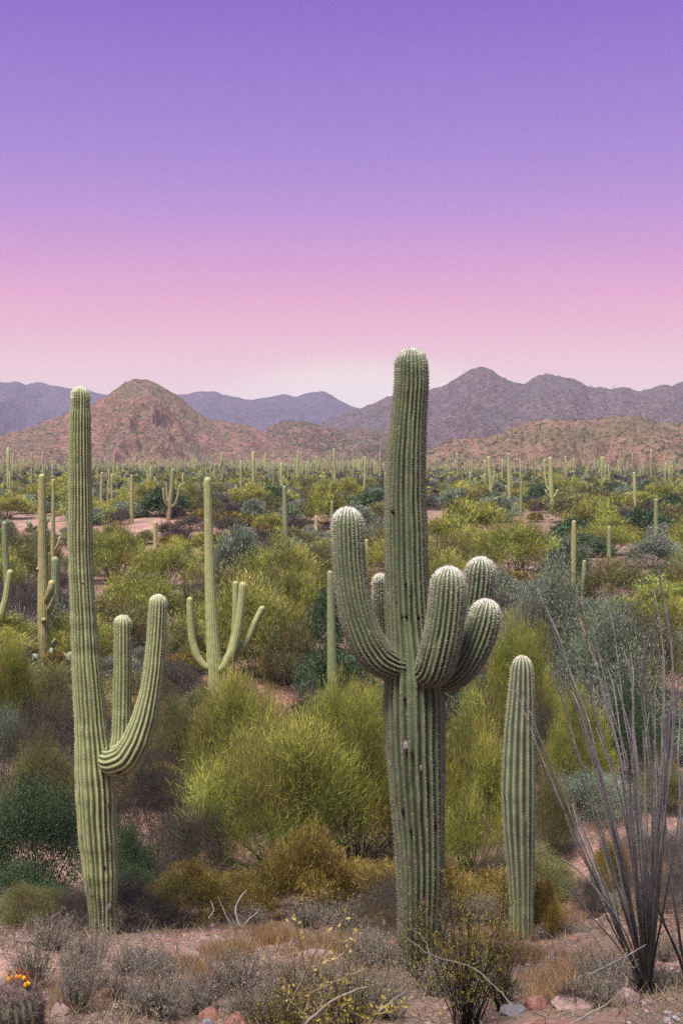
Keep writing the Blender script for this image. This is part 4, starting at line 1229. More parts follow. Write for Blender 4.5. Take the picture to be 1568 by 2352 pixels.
for name, cnt, s0 in (('red_hill', 3600, .5), ('low_orange_hill', 3600, .5), ('low_red_knoll', 2200, .6), ('twin_peak_mountain', 5200, 1.2)):
    X, Y, Z = HILLS[name]
    i = rng.integers(1, X.shape[0], cnt); j = rng.integers(0, X.shape[1], cnt)
    ok = np.abs(X[i, j] / Y[i, j]) < .36; i, j = i[ok], j[ok]
    dx = rng.normal(0, .6, len(i))
    sz = s0 * rng.uniform(.6, 2.0, len(i))
    clumps(X[i, j], Y[i, j], Z[i, j] - .1, sz * 1.2, sz * 1.1, pals[rng.choice([1, 1, 2, 3, 3, 4], len(i))], 9)
tag(mb.obj('hillside_scrub', [M_LEAF]), 'dark scrub dotted over the slopes of the hills', 'scrub', kind='stuff')

# ------------------------------------------------------------------ small shrubs of the near ground


def twiggy(seed, H, R, nst, bark, leaf, leaf2, nleaf, lw, spread=1.0, tw=.0035, flower=None, twigs=3, thick=.006):
    """A low shrub of fine stems fanning out of one root, leaves or seed heads towards the ends."""
    rng = np.random.default_rng(seed)
    st, lf = MB(), MB()
    P_, D_, Tt = [], [], []
    paths, r0, r1 = [], [], []
    for k in range(nst):
        a = rng.uniform(0, 6.28); t = rng.uniform(0, 1) ** .6 * spread
        d = unit(np.array([math.cos(a) * t * R / H, math.sin(a) * t * R / H, 1.0]))
        Ls = math.hypot(H, R * t) * rng.uniform(.55, 1.0) * .95
        p, dn = wander(rng, (rng.normal(0, .04), rng.normal(0, .04), -.04), unit(d + np.array([d[0], d[1], 0]) * .5), Ls, 6, .10, .07)
        paths.append(p); r0.append(thick * rng.uniform(.7, 1.3)); r1.append(tw * .5)
        for q in range(twigs):
            i = rng.integers(2, 6)
            dd = unit(p[i] - p[i - 1] + rng.normal(0, .55, 3) + np.array([0, 0, .25]))
            pp, _ = wander(rng, p[i], dd, Ls * rng.uniform(.15, .38), 3, .2, .05)
            paths.append(pp); r0.append(tw); r1.append(tw * .4)
    tubes(st, paths, r0, r1, bark, 3, rng=rng, cj=.35)
    pick = rng.integers(0, len(paths), nleaf)
    tt = rng.uniform(.25, 1, nleaf) ** .6
    for i, t in zip(pick, tt):
        p = paths[i]; f = t * (len(p) - 1); a = min(int(f), len(p) - 2)
        P_.append(p[a] + (p[a + 1] - p[a]) * (f - a)); D_.append(p[a + 1] - p[a])
    P_ = np.array(P_); D_ = unit(np.array(D_))
    d = unit(D_ * .8 + rng.normal(0, .7, (nleaf, 3)))
    mixc = rng.uniform(0, 1, (nleaf, 1))
    col = (np.array(leaf) * (1 - mixc) + np.array(leaf2) * mixc) * rng.uniform(.7, 1.3, (nleaf, 1))
    if flower is not None:
        fl = (rng.uniform(0, 1, nleaf) < flower[1]) & (tt > .7)
        col[fl] = np.array(flower[0]) * rng.uniform(.7, 1.2, (fl.sum(), 1))
    blades(lf, P_, d, lw * rng.uniform(1.2, 2.6, nleaf), lw * rng.uniform(.6, 1.2, nleaf), col, rng, 'leaf')
    return st, lf


SMALL_KINDS = {
    'bursage': ('bursage', 0.55, .55, [dict(seed=700 + k, H=.55, R=.55, nst=95, bark=(.12, .10, .085), leaf=(.27, .24, .17), leaf2=(.40, .36, .28), nleaf=4600, lw=.010, tw=.003) for k in range(3)]),
    'drybush': ('dry_shrub', 0.45, .5, [dict(seed=720 + k, H=.45, R=.5, nst=90, bark=(.085, .06, .055), leaf=(.15, .115, .085), leaf2=(.23, .18, .13), nleaf=1500, lw=.008, tw=.003, twigs=5) for k in range(2)]),
    'creosote': ('creosote', 1.1, .6, [dict(seed=740 + k, H=1.1, R=.6, nst=46, bark=(.022, .019, .017), leaf=(.22, .20, .05), leaf2=(.35, .29, .06), nleaf=4800, lw=.010, tw=.004, thick=.008, twigs=5, flower=((.42, .31, .03), .25)) for k in range(2)]),
}
SLIB = {}


def small(kind, u, D, H, R, label, k=0, group=None, rz=None):
    nm, h0, r0, specs = SMALL_KINDS[kind]
    key = (kind, k % len(specs))
    if key not in SLIB:
        st, lf = twiggy(**specs[key[1]])
        SLIB[key] = (st.mesh('stem', [M_BARK]), lf.mesh('foliage', [M_LEAF]))
    x, y = at(u, D)
    o = empty(nm, (x, y, float(gz(x, y)) - .01)); o.scale = (R / r0, R / r0, H / h0); o.rotation_euler = (0, 0, (u * .37) % 6.28 if rz is None else rz)
    link('stem', SLIB[key][0], o); link('foliage', SLIB[key][1], o)
    return tag(o, label, 'shrub', group or {'bursage': 'grey bursage shrubs', 'drybush': 'dry twiggy shrubs', 'creosote': 'yellow-leaved creosote bushes'}[kind])


def Dv(v):
    """distance at which the near ground shows at v (on the middle line)"""
    d = np.linspace(3, 24, 2000); vv = proj(0 * d, d, gz(0 * d, d))[1]
    return float(d[np.argmin(np.abs(vv - v))])


for row in [
    ('bursage', 65, 2255, .55, .42, 'pale grey bursage with upright tips behind the barrel cactus', 0),
    ('bursage', 195, 2215, .60, .45, 'dark grey bursage just below the foot of the two-armed saguaro', 1),
    ('bursage', 290, 2238, .42, .38, 'rounded grey bursage left of the stacked pink stones', 2),
    ('bursage', 165, 2330, .50, .33, 'grey-green bursage beside the round pinkish boulder', 0),
    ('bursage', 365, 2342, .48, .46, 'wide grey bursage with dark stems below the blue-grey stone', 1),
    ('bursage', 545, 2290, .50, .44, 'feathery grey bursage in the middle of the stony clearing', 2),
    ('drybush', 480, 2300, .30, .30, 'low reddish dry bush left of the feathery grey bursage', 0),
    ('drybush', 640, 2300, .26, .30, 'small dark dry bush in front of the low pink stone', 1),
    ('bursage', 110, 2170, .50, .5, 'straw-tipped bursage in front of the large dark green shrub', 2),
    ('bursage', 700, 2130, .50, .5, 'grey bursage under the orange-yellow shrub by the clearing', 0),
    ('bursage', 800, 2150, .60, .6, 'seedy grey bursage left of the foot of the big saguaro', 1),
    ('bursage', 860, 2230, .50, .5, 'grey-brown bursage close left of the big saguaro foot', 2),
    ('bursage', 1120, 2130, .62, .55, 'pale seed-headed bursage between the big saguaro and the short column', 0),
    ('bursage', 1040, 2120, .62, .4, 'grey bursage right against the foot of the big saguaro', 1),
    ('bursage', 1395, 2315, .58, .42, 'olive-grey bursage left of the root of the thorny canes', 2),
    ('drybush', 1320, 2340, .32, .30, 'dry brown bush at the bottom beside the red boulder', 0),
    ('bursage', 770, 2300, .45, .45, 'greenish bursage mixed with yellow twigs at the bottom middle', 0),
    ('bursage', 880, 2335, .42, .42, 'grey bursage at the bottom below the big saguaro foot', 1),
    ('bursage', 680, 2348, .36, .36, 'low olive bursage at the bottom edge between two red stones', 2),
    ('drybush', 590, 2345, .26, .36, 'flat dry bush at the bottom edge right of the pink boulder', 1),
    ('drybush', 260, 2300, .30, .30, 'thin dry bush between two bursages near the blue-grey stone', 0),
    ('drybush', 1290, 2150, .30, .42, 'purple-brown dry bush on the pink path', 1),
    ('drybush', 1380, 2110, .35, .42, 'faint dry bush behind the lower canes', 0),
    ('drybush', 1230, 2060, .40, .40, 'bare dry bush just behind the foot of the short column', 1),
    ('bursage', 390, 2130, .45, .5, 'brownish bursage under the rusty shrub by the two-armed saguaro', 1),
    ('bursage', 1530, 2200, .45, .40, 'grey bursage behind the root of the thorny canes', 2),
    ('bursage', 20, 2130, .55, .5, 'shaggy bursage at the edge under the large dark green shrub', 0),
]:
    kind, u, v, H, R, lab, k = row
    small(kind, u, Dv(v), H * .88, R * .78, lab, k)
rng = np.random.default_rng(64)
spots = []
while len(spots) < 34:
    u, v = rng.uniform(0, 1568), rng.uniform(2110, 2350)
    if (370 < u < 770 and 2165 < v < 2275) or (1190 < u < 1400 and v < 2300) or (u < 100 and v > 2200): continue
    if any(abs(u - a) < 48 and abs(v - b) < 26 for a, b in spots): continue
    spots.append((u, v))
    R_ = rng.uniform(.18, .34)
    small('bursage', u, Dv(v), R_ * rng.uniform(.9, 1.3), R_, 'small grey bursage among loose stones on the near slope', len(spots), 'small bursages among loose stones')
small('creosote', 1075, 7.7, 1.12, .42, 'creosote bush with many black stems and yellow leaves before the big saguaro foot', 0)
small('creosote', 975, 9.3, .95, .26, 'yellow creosote bush covering the foot of the big saguaro', 1)
small('creosote', 1160, 8.0, .85, .22, 'thin dark-stemmed creosote right of the black-stemmed creosote bush', 1)
small('creosote', 700, 6.6, .62, .36, 'sparse yellow-leaved creosote at the bottom middle', 0)
small('creosote', 800, 6.2, .62, .30, 'straggling yellow-leaved creosote at the bottom left of the big saguaro', 1)
small('creosote', 640, 5.6, .52, .22, 'small yellow creosote sprig low at the bottom edge', 0)

# ------------------------------------------------------------------ ocotillo


def cane_path(rows, D):
    pts = np.array([P(u, v, d) for (u, v), d in zip(rows, np.linspace(D[0], D[1], len(rows)))])
    s = np.concatenate([[0], np.cumsum(np.linalg.norm(np.diff(pts, axis=0), axis=1))])
    n = max(16, int(s[-1] / .06))
    q = np.linspace(0, s[-1], n)
    p = np.stack([np.interp(q, s, pts[:, k]) for k in range(3)], 1)
    ker = np.hanning(7); ker /= ker.sum()
    ext = lambda a: np.concatenate([2 * a[0] - a[1:4][::-1], a, 2 * a[-1] - a[-4:-1][::-1]])
    return np.stack([np.convolve(ext(p[:, k]), ker, 'valid') for k in range(3)], 1), s[-1]


def cane(root, rows, D, r0, r1, seed, tipcol=None):
    rng = np.random.default_rng(seed)
    p, L = cane_path(rows, D)
    w_ = np.cumsum(rng.normal(0, .0042, p.shape), 0); w_ = w_ - w_[:1]; kk = np.hanning(9); kk /= kk.sum()
    p = p + np.stack([np.convolve(np.pad(w_[:, c], 4, 'edge'), kk, 'valid') for c in range(3)], 1)
    n = len(p)
    mb = MB()
    sides = 6
    t = np.linspace(0, 1, n)
    r = r0 + (r1 - r0) * t ** .8; r = r * (1 + .12 * rng.normal(0, 1, n).clip(-1, 1))
    T = unit(np.gradient(p, axis=0)); A = unit(np.cross(T, np.array([1.0, .1, .05]))); B = np.cross(T, A)
    th = np.arange(sides) / sides * 2 * math.pi
    V = p[:, None] + r[:, None, None] * (np.cos(th)[None, :, None] * A[:, None] + np.sin(th)[None, :, None] * B[:, None])
    idx = np.arange(n * sides).reshape(n, sides); nx = np.roll(idx, -1, 1)
    low, high = np.array((.026, .022, .022)), np.array((.235, .222, .22))
    w = sstep(.12, .75, t)[:, None] * rng.uniform(.75, 1.0); C = low * (1 - w) + high * w
    C = C * rng.uniform(.75, 1.2, (n, 1))
    if tipcol is not None:
        w2 = sstep(.88, .97, t)[:, None] * .8; C = C * (1 - w2) + np.array(tipcol) * w2
    mb.add(V, np.stack([idx[:-1], nx[:-1], nx[1:], idx[1:]], -1).reshape(-1, 4), col=np.repeat(C, sides, 0))
    # thorns
    m = int(L / .014)
    f = rng.uniform(.12, .99, m); k = (f * (n - 1)).astype(int)
    a = rng.uniform(0, 6.28, m)
    o = np.cos(a)[:, None] * A[k] + np.sin(a)[:, None] * B[k]
    b = p[k] + o * r[k][:, None] * .8
    ln = rng.uniform(.009, .022, m)[:, None]
    tip = b + (o + T[k] * rng.uniform(-.1, .5, (m, 1))) * ln
    sd2 = T[k] * .0022
    mb.add(np.stack([b - sd2, b + sd2, tip], 1).reshape(-1, 3), T=np.arange(m * 3).reshape(-1, 3), col=np.repeat(C[k] * 1.25, 3, 0))
    return local(mb, root).obj('cane', [M_BARK], root, smooth=True)


OD = 8.8
CANE_D = 0.0
bu, bv = 1487, 2312
x, y, z = P(bu, bv, OD)
z = float(gz(x, y))
oco = tag(empty('ocotillo', (x, y, z)), 'large ocotillo, a fan of long grey thorny canes from one dark root', 'plant')
B0 = (bu, proj(x, y, z - .05)[1])
CANES = [
    [(1476, 2260), (1420, 2140), (1370, 2030), (1320, 1930), (1290, 1840), (1240, 1725), (1215, 1660), (1195, 1605), (1178, 1576)],
    [(1470, 2250), (1410, 2150), (1375, 2060), (1335, 1960), (1300, 1880), (1275, 1820), (1246, 1765), (1237, 1745)],
    [(1478, 2250), (1440, 2120), (1410, 2000), (1380, 1900), (1350, 1800), (1320, 1720), (1305, 1660), (1300, 1620), (1284, 1580), (1270, 1550), (1258, 1505), (1243, 1485), (1236, 1475)],
    [(1478, 2250), (1450, 2120), (1425, 2000), (1400, 1900), (1375, 1800), (1345, 1700), (1318, 1610), (1290, 1540), (1265, 1470), (1248, 1420), (1228, 1390), (1212, 1360), (1200, 1335)],
    [(1248, 1420), (1245, 1385), (1238, 1360), (1225, 1340)],
    [(1480, 2240), (1455, 2100), (1430, 1980), (1405, 1860), (1380, 1780), (1345, 1660), (1330, 1600), (1312, 1560), (1300, 1520), (1285, 1505)],
    [(1482, 2240), (1465, 2100), (1445, 1950), (1420, 1850), (1395, 1750), (1372, 1690), (1350, 1600), (1345, 1540), (1347, 1480), (1345, 1440), (1335, 1400), (1324, 1370)],
    [(1482, 2240), (1470, 2100), (1455, 1980), (1440, 1850), (1425, 1740), (1410, 1680), (1395, 1640), (1375, 1570), (1360, 1510), (1345, 1465), (1335, 1430), (1325, 1410)],
    [(1484, 2240), (1475, 2100), (1465, 1950), (1455, 1820), (1445, 1720), (1432, 1620), (1425, 1520), (1415, 1440), (1405, 1400), (1393, 1360), (1382, 1338)],
    [(1484, 2240), (1478, 2080), (1470, 1930), (1462, 1790), (1450, 1690), (1448, 1620), (1445, 1560), (1434, 1515), (1426, 1490)],
    [(1488, 2240), (1490, 2080), (1490, 1900), (1488, 1800), (1475, 1690), (1460, 1600), (1455, 1540), (1463, 1500), (1468, 1465), (1478, 1440)],
    [(1490, 2240), (1500, 2080), (1512, 1920), (1518, 1800), (1524, 1660), (1525, 1560), (1520, 1510), (1512, 1470), (1508, 1450)],
    [(1492, 2240), (1505, 2080), (1520, 1900), (1528, 1740), (1534, 1600), (1535, 1500), (1526, 1420), (1518, 1360), (1512, 1310), (1508, 1285)],
    [(1480, 2245), (1448, 2160), (1412, 2090), (1370, 2030), (1340, 2000), (1310, 1980), (1300, 1978)],
    [(1472, 2255), (1430, 2190), (1395, 2150), (1360, 2110), (1320, 2060), (1300, 2030)],
    [(1494, 2240), (1515, 2120), (1535, 1990), (1550, 1850), (1560, 1700), (1558, 1560), (1545, 1500), (1540, 1470)],
    [(1492, 2240), (1500, 2140), (1508, 2020), (1500, 1900), (1515, 1790), (1530, 1700), (1536, 1640)],
    [(1478, 2240), (1452, 2140), (1424, 2030), (1396, 1920), (1362, 1810), (1335, 1740), (1318, 1710)],
    [(1476, 2240), (1446, 2140), (1412, 2040), (1382, 1950), (1350, 1860), (1330, 1800)],
    [(1470, 2262), (1430, 2230), (1395, 2190), (1362, 2140), (1330, 2100)],
]
rng = np.random.default_rng(88)
for k in range(40):     # shorter canes that fill the middle of the fan
    c = CANES[int(rng.integers(0, 13))]
    if len(c) < 6: continue
    m = int(rng.integers(5, len(c)))
    du, dv = rng.normal(8, 34), rng.normal(0, 14)
    CANES.append([(u + du * (i / m), v + dv * (i / m)) for i, (u, v) in enumerate(c[:m])])
for k, c in enumerate(CANES):
    dd = rng.uniform(-.55, .55)
    branch = c[0][1] < 2200
    rows = c if branch else [(B0[0] + rng.uniform(-16, 16), B0[1])] + c
    D_ = (OD - .05 + CANE_D if branch else OD + rng.uniform(-.1, .1), (OD + CANE_D) if branch else OD + dd)
    if k == 3: CANE_D = dd * .8
    if k == 3: D_ = (OD, OD + dd); CANE_D = dd * 9 / 13
    cane(oco, rows, D_, .0080 if not branch else .0066, .0050, 900 + k, (.30, .15, .06) if k in (6, 7) else None)
for k, (a, b) in enumerate([((1345, 2200), (1480, 2165)), ((1300, 2240), (1420, 2190))]):
    pass
# second, mostly cut off ocotillo by the edge
x, y, z = P(1585, 2300, 9.2); z = float(gz(x, y))
oc2 = tag(empty('ocotillo', (x, y, z)), 'ocotillo cut by the picture edge, steep canes crossing behind the large one', 'plant')
vb2 = proj(x, y, z - .05)[1]
for k, c in enumerate([[(1560, 2180), (1540, 2050), (1530, 1900), (1512, 1780), (1500, 1700)], [(1570, 2150), (1560, 1950), (1548, 1750), (1552, 1600)], [(1555, 2190), (1520, 2100), (1496, 2000), (1480, 1900), (1470, 1820)], [(1580, 2150), (1590, 1900), (1580, 1700), (1560, 1600)], [(1568, 2200), (1545, 2150), (1515, 2100), (1460, 2060)]]):
    cane(oc2, [(1585 + rng.uniform(-8, 8), vb2)] + c, (9.2, 9.2 + rng.uniform(-.3, .3)), .014, .006, 970 + k)
# small far ocotillo by the corky-footed saguaro
x, y = at(52, 38); z = float(gz(x, y))
oc3 = tag(empty('ocotillo', (x, y, z)), 'small dark spiky ocotillo far back left of the corky-footed saguaro', 'plant')
vb3 = proj(x, y, z)[1]
for k in range(16):
    a = (k / 15 - .5) * 2
    h = 95 * (1 - .3 * abs(a)) * rng.uniform(.7, 1.1)
    cane(oc3, [(52, vb3), (52 + a * 14, vb3 - h * .4), (52 + a * 34, vb3 - h)], (38, 38 + rng.uniform(-.6, .6)), .02, .012, 990 + k)


# ------------------------------------------------------------------ prickly pears
def prickly(u, D, n, size, label, seed):
    rng = np.random.default_rng(seed)
    x, y = at(u, D); z = float(gz(x, y))
    root = tag(empty('prickly_pear', (x, y, z)), label, 'cactus', 'prickly pears')
    pads = []
    for k in range(n):
        if k < 6 or rng.uniform() < .2: b = np.array([rng.normal(0, size * 1.6), rng.normal(0, size * 1.2), size * .2])
        else:
            q = pads[int(rng.integers(0, len(pads)))]; b = q[0] + q[1] * size * 1.5
        d = unit(np.array([rng.normal(0, .5), rng.normal(0, .4), 1.0])); pads.append((b, d))
        nrm = unit(np.cross(d, rng.normal(0, 1, 3))); s = np.cross(d, nrm)
        a = np.linspace(0, 2 * math.pi, 14, endpoint=False); w = size * rng.uniform(.8, 1.15)
        rim = b + d * w * .9 + (np.cos(a)[:, None] * s * .78 + np.sin(a)[:, None] * d) * w * (1 - .12 * np.sin(a)[:, None])
        cen = b + d * w * .9
        mb = MB()
        i1 = cen + (rim - cen) * .72
        V = np.concatenate([rim, i1 + nrm * w * .16, i1 - nrm * w * .16, cen[None] + nrm * w * .18, cen[None] - nrm * w * .18])
        Q, T = [], []
        for j in range(14):
            j2 = (j + 1) % 14
            Q += [[j, j2, 14 + j2, 14 + j], [j2, j, 28 + j, 28 + j2]]; T += [[14 + j, 14 + j2, 42], [28 + j2, 28 + j, 43]]
        mb.add(V, Q, T, col=np.array((.17, .205, .125)) * rng.uniform(.75, 1.4))
        mb.obj('pad', [M_SKIN], root, smooth=True)


prickly(140, 31.5, 34, .17, 'clump of round grey-green pads right beside the corky-footed saguaro', 3)
prickly(1412, 54, 16, .22, 'pale prickly pear pads in the olive bushes below the short grey pole', 4)
prickly(85, 88, 14, .30, 'pale prickly pear pads on top of the pink bank', 5)
prickly(728, 84, 14, .28, 'pale prickly pear pads near the tiny saguaro stub', 6)

# ------------------------------------------------------------------ barrel cactus with fruit
x, y = at(26, 7.0); zb = float(gz(x, y))
ztop = P(26, 2262, 7.0)[2]
root = tag(empty('barrel_cactus', (x, y, zb)), 'squat grey-spined barrel cactus with a crown of orange fruit in the corner', 'cactus')
mb = MB()
Hb, Rb = ztop - zb, .155
column(mb, [(x, y, zb - .1), (x, y, zb + .1), (x, y, zb + Hb * .6), (x, y, ztop)], [Rb * .9, Rb, Rb * 1.03, Rb], 20, .16, ring=.02, seed=61, cap=1.0, sig=.03, flesh=(.07, .085, .05), flesh2=(.09, .10, .06), ridge=(.22, .17, .15),
       spine=dict(step=.018, n=11, len=.045, col=(.15, .105, .10), tip=(.24, .16, .14), w=.0015, areole=.006, tip_len=.3))
local(mb, root).obj('trunk', [M_SKIN, M_SPINE], root, smooth=True)
rng = np.random.default_rng(71)
for k in range(9):
    a = -.5 + k / 8 * 3.2 + rng.normal(0, .12)
    rr_ = rng.uniform(.055, .10)
    c = np.array([math.cos(a) * rr_, math.sin(a) * rr_, Hb - .012 + rng.uniform(-.004, .012)])
    mb = MB()
    V, Q, T = blob(c + np.array([0, 0, .018]), .0155 * rng.uniform(.7, 1.1), 300 + k, (1, 1, rng.uniform(1.2, 1.8)), 9, 6, .10)
    mb.add(V, Q, T, col=[(.50, .20, .012), (.62, .36, .02), (.40, .13, .015)][k % 3])
    for q in range(8):
        d = unit(np.array([math.cos(q * .8) * .5, math.sin(q * .8) * .5, 1])); w = np.array([.003, .002, 0])
        t0 = c + np.array([0, 0, .042]); mb.add([t0 - w, t0 + w, t0 + d * .034], T=[[0, 1, 2]], col=(.34, .10, .03))
    mb.obj('fruit', [M_FRUIT], root, smooth=True)

# ------------------------------------------------------------------ rocks
import bmesh


def rock_mesh(seed, flat, mat):
    rng = np.random.default_rng(seed)
    bm = bmesh.new(); bmesh.ops.create_icosphere(bm, subdivisions=4, radius=1.0)
    V = np.array([v.co[:] for v in bm.verts])
    for _ in range(11):
        n = unit(rng.normal(0, 1, 3) * np.array([1, 1, .8])); h = rng.uniform(.55, .85)
        d = V @ n; over = d > h; V[over] -= np.outer(d[over] - h, n) * .94
    V = V * (1 + .085 * (fbm(V[:, 0] * 2.2 + seed, V[:, 1] * 2.2 + V[:, 2] * 1.7, seed, 4))[:, None]) * np.array([1, .85, flat])
    for v, c in zip(bm.verts, V): v.co = c
    me = bpy.data.meshes.new('rock'); bm.to_mesh(me); bm.free(); me.materials.append(mat)
    for p in me.polygons: p.use_smooth = True
    return me


RK = {}
for row in [
    (395, 2196, 20, .72, 'p', 'banded pink stone, left one of two on the clearing edge'), (436, 2192, 21, .8, 'p', 'pale pink stone, right one of two on the clearing edge'),
    (460, 2192, 11, .5, 'p', 'small pink stone right against the two on the clearing edge'), (722, 2200, 42, .42, 'p', 'low wide pinkish boulder under the yellow twigs'),
    (300, 2288, 26, .75, 'b', 'blue-grey stone in the clearing behind a bursage'), (352, 2256, 52, .35, 'p', 'flat pink slab above the blue-grey stone'),
    (246, 2286, 26, .6, 'r', 'dull red stone left of the blue-grey stone'), (126, 2340, 27, .9, 'p', 'round pinkish boulder beside the barrel cactus'), (480, 2338, 26, .75, 'r', 'rounded reddish boulder at the bottom edge of the clearing'),
    (470, 2352, 15, .6, 'b', 'small bluish stone in front of the rounded reddish boulder'), (540, 2350, 34, .5, 'r', 'flat reddish stone at the bottom edge beside the boulder'),
    (648, 2262, 30, .4, 'p', 'low pink stone between the feathery bursage and yellow twigs'), (655, 2290, 20, .7, 'p', 'upright pinkish stone among the yellow twigs'), (700, 2310, 16, .7, 'p', 'small pale stone in the yellow twigs'),
    (660, 2335, 34, .55, 'r', 'jagged red stone at the bottom among twigs'), (1240, 2350, 28, .85, 'r', 'rust-red boulder at the bottom left of the canes'), (1180, 2356, 34, .5, 'b', 'grey boulder beside the rust-red boulder'),
    (1445, 2328, 36, .7, 'p', 'brown-pink boulder at the root of the canes'), (1330, 2352, 60, .3, 'p', 'flat pink slab at the bottom below the canes'), (1262, 2238, 20, .95, 'd', 'black and white lump of rock on the pink path'),
    (1210, 2262, 15, .6, 'b', 'pale block of stone on the path beyond the creosote'), (1195, 2162, 24, .4, 'p', 'pale pink slab right below the short column'), (1150, 2255, 34, .25, 'p', 'flat slab in the path right of the creosote stems'),
    (1300, 2290, 40, .22, 'p', 'flat pink slab in the path near the lump of black rock'), (1410, 2130, 20, .5, 'p', 'small stone among the canes'), (880, 2275, 26, .5, 'p', 'pink stone just left of the foot of the big saguaro'),
    (410, 2240, 22, .4, 'p', 'flat stone under the two stones on the clearing edge'), (445, 2250, 15, .5, 'p', 'small angular stone in front of the feathery bursage'), (425, 2262, 12, .6, 'b', 'tiny pale stone beside the small angular stone'), (230, 2225, 16, .5, 'p', 'small pink stone between the bursages by the saguaro'),
    (1340, 2060, 14, .5, 'p', 'pale stone on the path above the dry bush'), (1370, 2230, 18, .4, 'b', 'flat pale stone in the straw grass'), (1500, 2345, 24, .5, 'p', 'pinkish stone at the bottom right of the cane root'), (1270, 2180, 16, .4, 'p', 'thin flat stone on the path above the black lump'),
]:
    u, v, hw, flat, c, lab = row
    D_ = Dv(v); x, y = at(u, D_); r = 1.12 * hw / F_D * D_
    key = (c, int(u) % 4, flat < .5)
    if key not in RK: RK[key] = rock_mesh(ord(c) * 7 + key[1] * 13, .42 if key[2] else .72, {'p': M_ROCK, 'b': M_ROCKB, 'r': M_ROCKR, 'd': M_ROCKD}[c])
    o = link('rock', RK[key], None, (x, y, float(gz(x, y)) + r * flat * .18), (u * .77) % 6.28, (r * 1.1, r * 1.1, r * flat * 1.3))
    tag(o, lab, 'rock', 'stones on the near slope')

rng = np.random.default_rng(58)
for _ in range(185):
    y = 5.6 + 8.0 * rng.uniform() ** 1.2; x = rng.uniform(-.33, .33) * y
    if vnoise(x / .9, y / .9, 31) < -.35: continue
    r = .022 + .07 * rng.uniform() ** 3
    c = 'ppprrb'[int(rng.integers(0, 6))]; key = (c, int(rng.integers(0, 4)), bool(rng.uniform() < .5))
    if key not in RK: RK[key] = rock_mesh(ord(c) * 7 + key[1] * 13, .42 if key[2] else .72, {'p': M_ROCK, 'b': M_ROCKB, 'r': M_ROCKR}[c])
    o = link('rock', RK[key], None, (x, y, float(gz(x, y)) + r * .12), rng.uniform(0, 6.28), (r, r * rng.uniform(.7, 1.1), r * rng.uniform(.7, 1.1)))
    tag(o, {'p': 'small loose pink stone on the near slope', 'r': 'small loose red-brown stone on the near slope', 'b': 'small loose bluish grey stone on the near slope'}[c], 'rock', 'small loose stones on the near slope')

# loose gravel and dry grass, too many to count
mb = MB()
rng = np.random.default_rng(44)
n = 16000
y = 5.2 + 12.5 * rng.uniform(0, 1, n) ** 1.1; x = rng.uniform(-.34, .34, n) * y
keep = vnoise(x / .8, y / .8, 31) + rng.uniform(-.5, .5, n) > -.05; x, y = x[keep], y[keep]; n = len(x)
r = .008 + .03 * rng.uniform(0, 1, n) ** 4 + .006 * rng.uniform(0, 1, n)
oc = np.array([(1, 0, 0), (0, 1, 0), (-1, 0, 0), (0, -1, 0), (0, 0, 1), (0, 0, -1)], float)
V = oc[None] * (r[:, None] * np.array([1, .85, .6]))[:, None, :] * rng.uniform(.6, 1.3, (n, 6, 1))
a = rng.uniform(0, 6.28, n); ca, sa = np.cos(a)[:, None], np.sin(a)[:, None]
V = np.stack([V[..., 0] * ca - V[..., 1] * sa + x[:, None], V[..., 0] * sa + V[..., 1] * ca + y[:, None], V[..., 2] + (gz(x, y) + r * .3)[:, None]], -1)
tri = np.array([(0, 1, 4), (1, 2, 4), (2, 3, 4), (3, 0, 4), (1, 0, 5), (2, 1, 5), (3, 2, 5), (0, 3, 5)])
base = np.array([(.25, .165, .15), (.29, .225, .21), (.20, .11, .085), (.25, .23, .24)])[rng.integers(0, 4, n)] * rng.uniform(.7, 1.2, (n, 1))
mb.add(V.reshape(-1, 3), T=((np.arange(n) * 6)[:, None, None] + tri[None]).reshape(-1, 3), col=np.repeat(base, 6, 0))
tag(mb.obj('gravel', [M_SCAR]), 'small pink and grey stones strewn over the near slope', 'gravel', kind='stuff')

mb = MB()
tu = [(520, 2180, 60, 20, 1.0), (620, 2160, 60, 14, .9), (430, 2215, 60, 16, .5), (850, 2270, 60, 30, .7), (720, 2250, 70, 30, .8), (1350, 2210, 80, 36, .9), (1200, 2170, 60, 20, .7), (1110, 2160, 70, 20, .9), (480, 2260, 60, 20, .6), (340, 2300, 40, 20, .5), (1290, 2300, 60, 26, .5), (1300, 2100, 60, 40, .5), (1020, 2230, 60, 40, .6), (1480, 2150, 60, 40, .5), (1240, 2260, 50, 24, .5), (150, 2290, 90, 50, .35), (760, 2180, 90, 20, .6)]
for (u, v, su, sv, dens) in tu:
    m = int(420 * dens)
    uu = rng.normal(u, su * .5, m); vv = rng.normal(v, sv * .5, m)
    for a, b in zip(uu, vv):
        b = min(b, 2360)
        D_ = np.interp(b, *GV) if 'GV' in globals() else None
        if D_ is None:
            dd = np.linspace(20, 5, 600); GV = (proj(0 * dd, dd, gz(0 * dd, dd))[1], dd); GV = (np.maximum.accumulate(GV[0]), dd)
            D_ = np.interp(b, *GV)
        x, y = at(a, D_)
        k = int(rng.integers(6, 14))
        bp = np.stack([x + rng.normal(0, .02, k), y + rng.normal(0, .02, k), np.full(k, float(gz(x, y)) - .01)], 1)
        bd = unit(np.stack([rng.normal(0, .35, k), rng.normal(0, .35, k), np.ones(k)], 1))
        col = np.array((.33, .19, .09)) * rng.uniform(.6, 1.4, (k, 1)) if rng.uniform() < .6 else np.array((.34, .26, .15)) * rng.uniform(.7, 1.3, (k, 1))
        blades(mb, bp, bd, rng.uniform(.05, .17, k), .0042, col, rng)
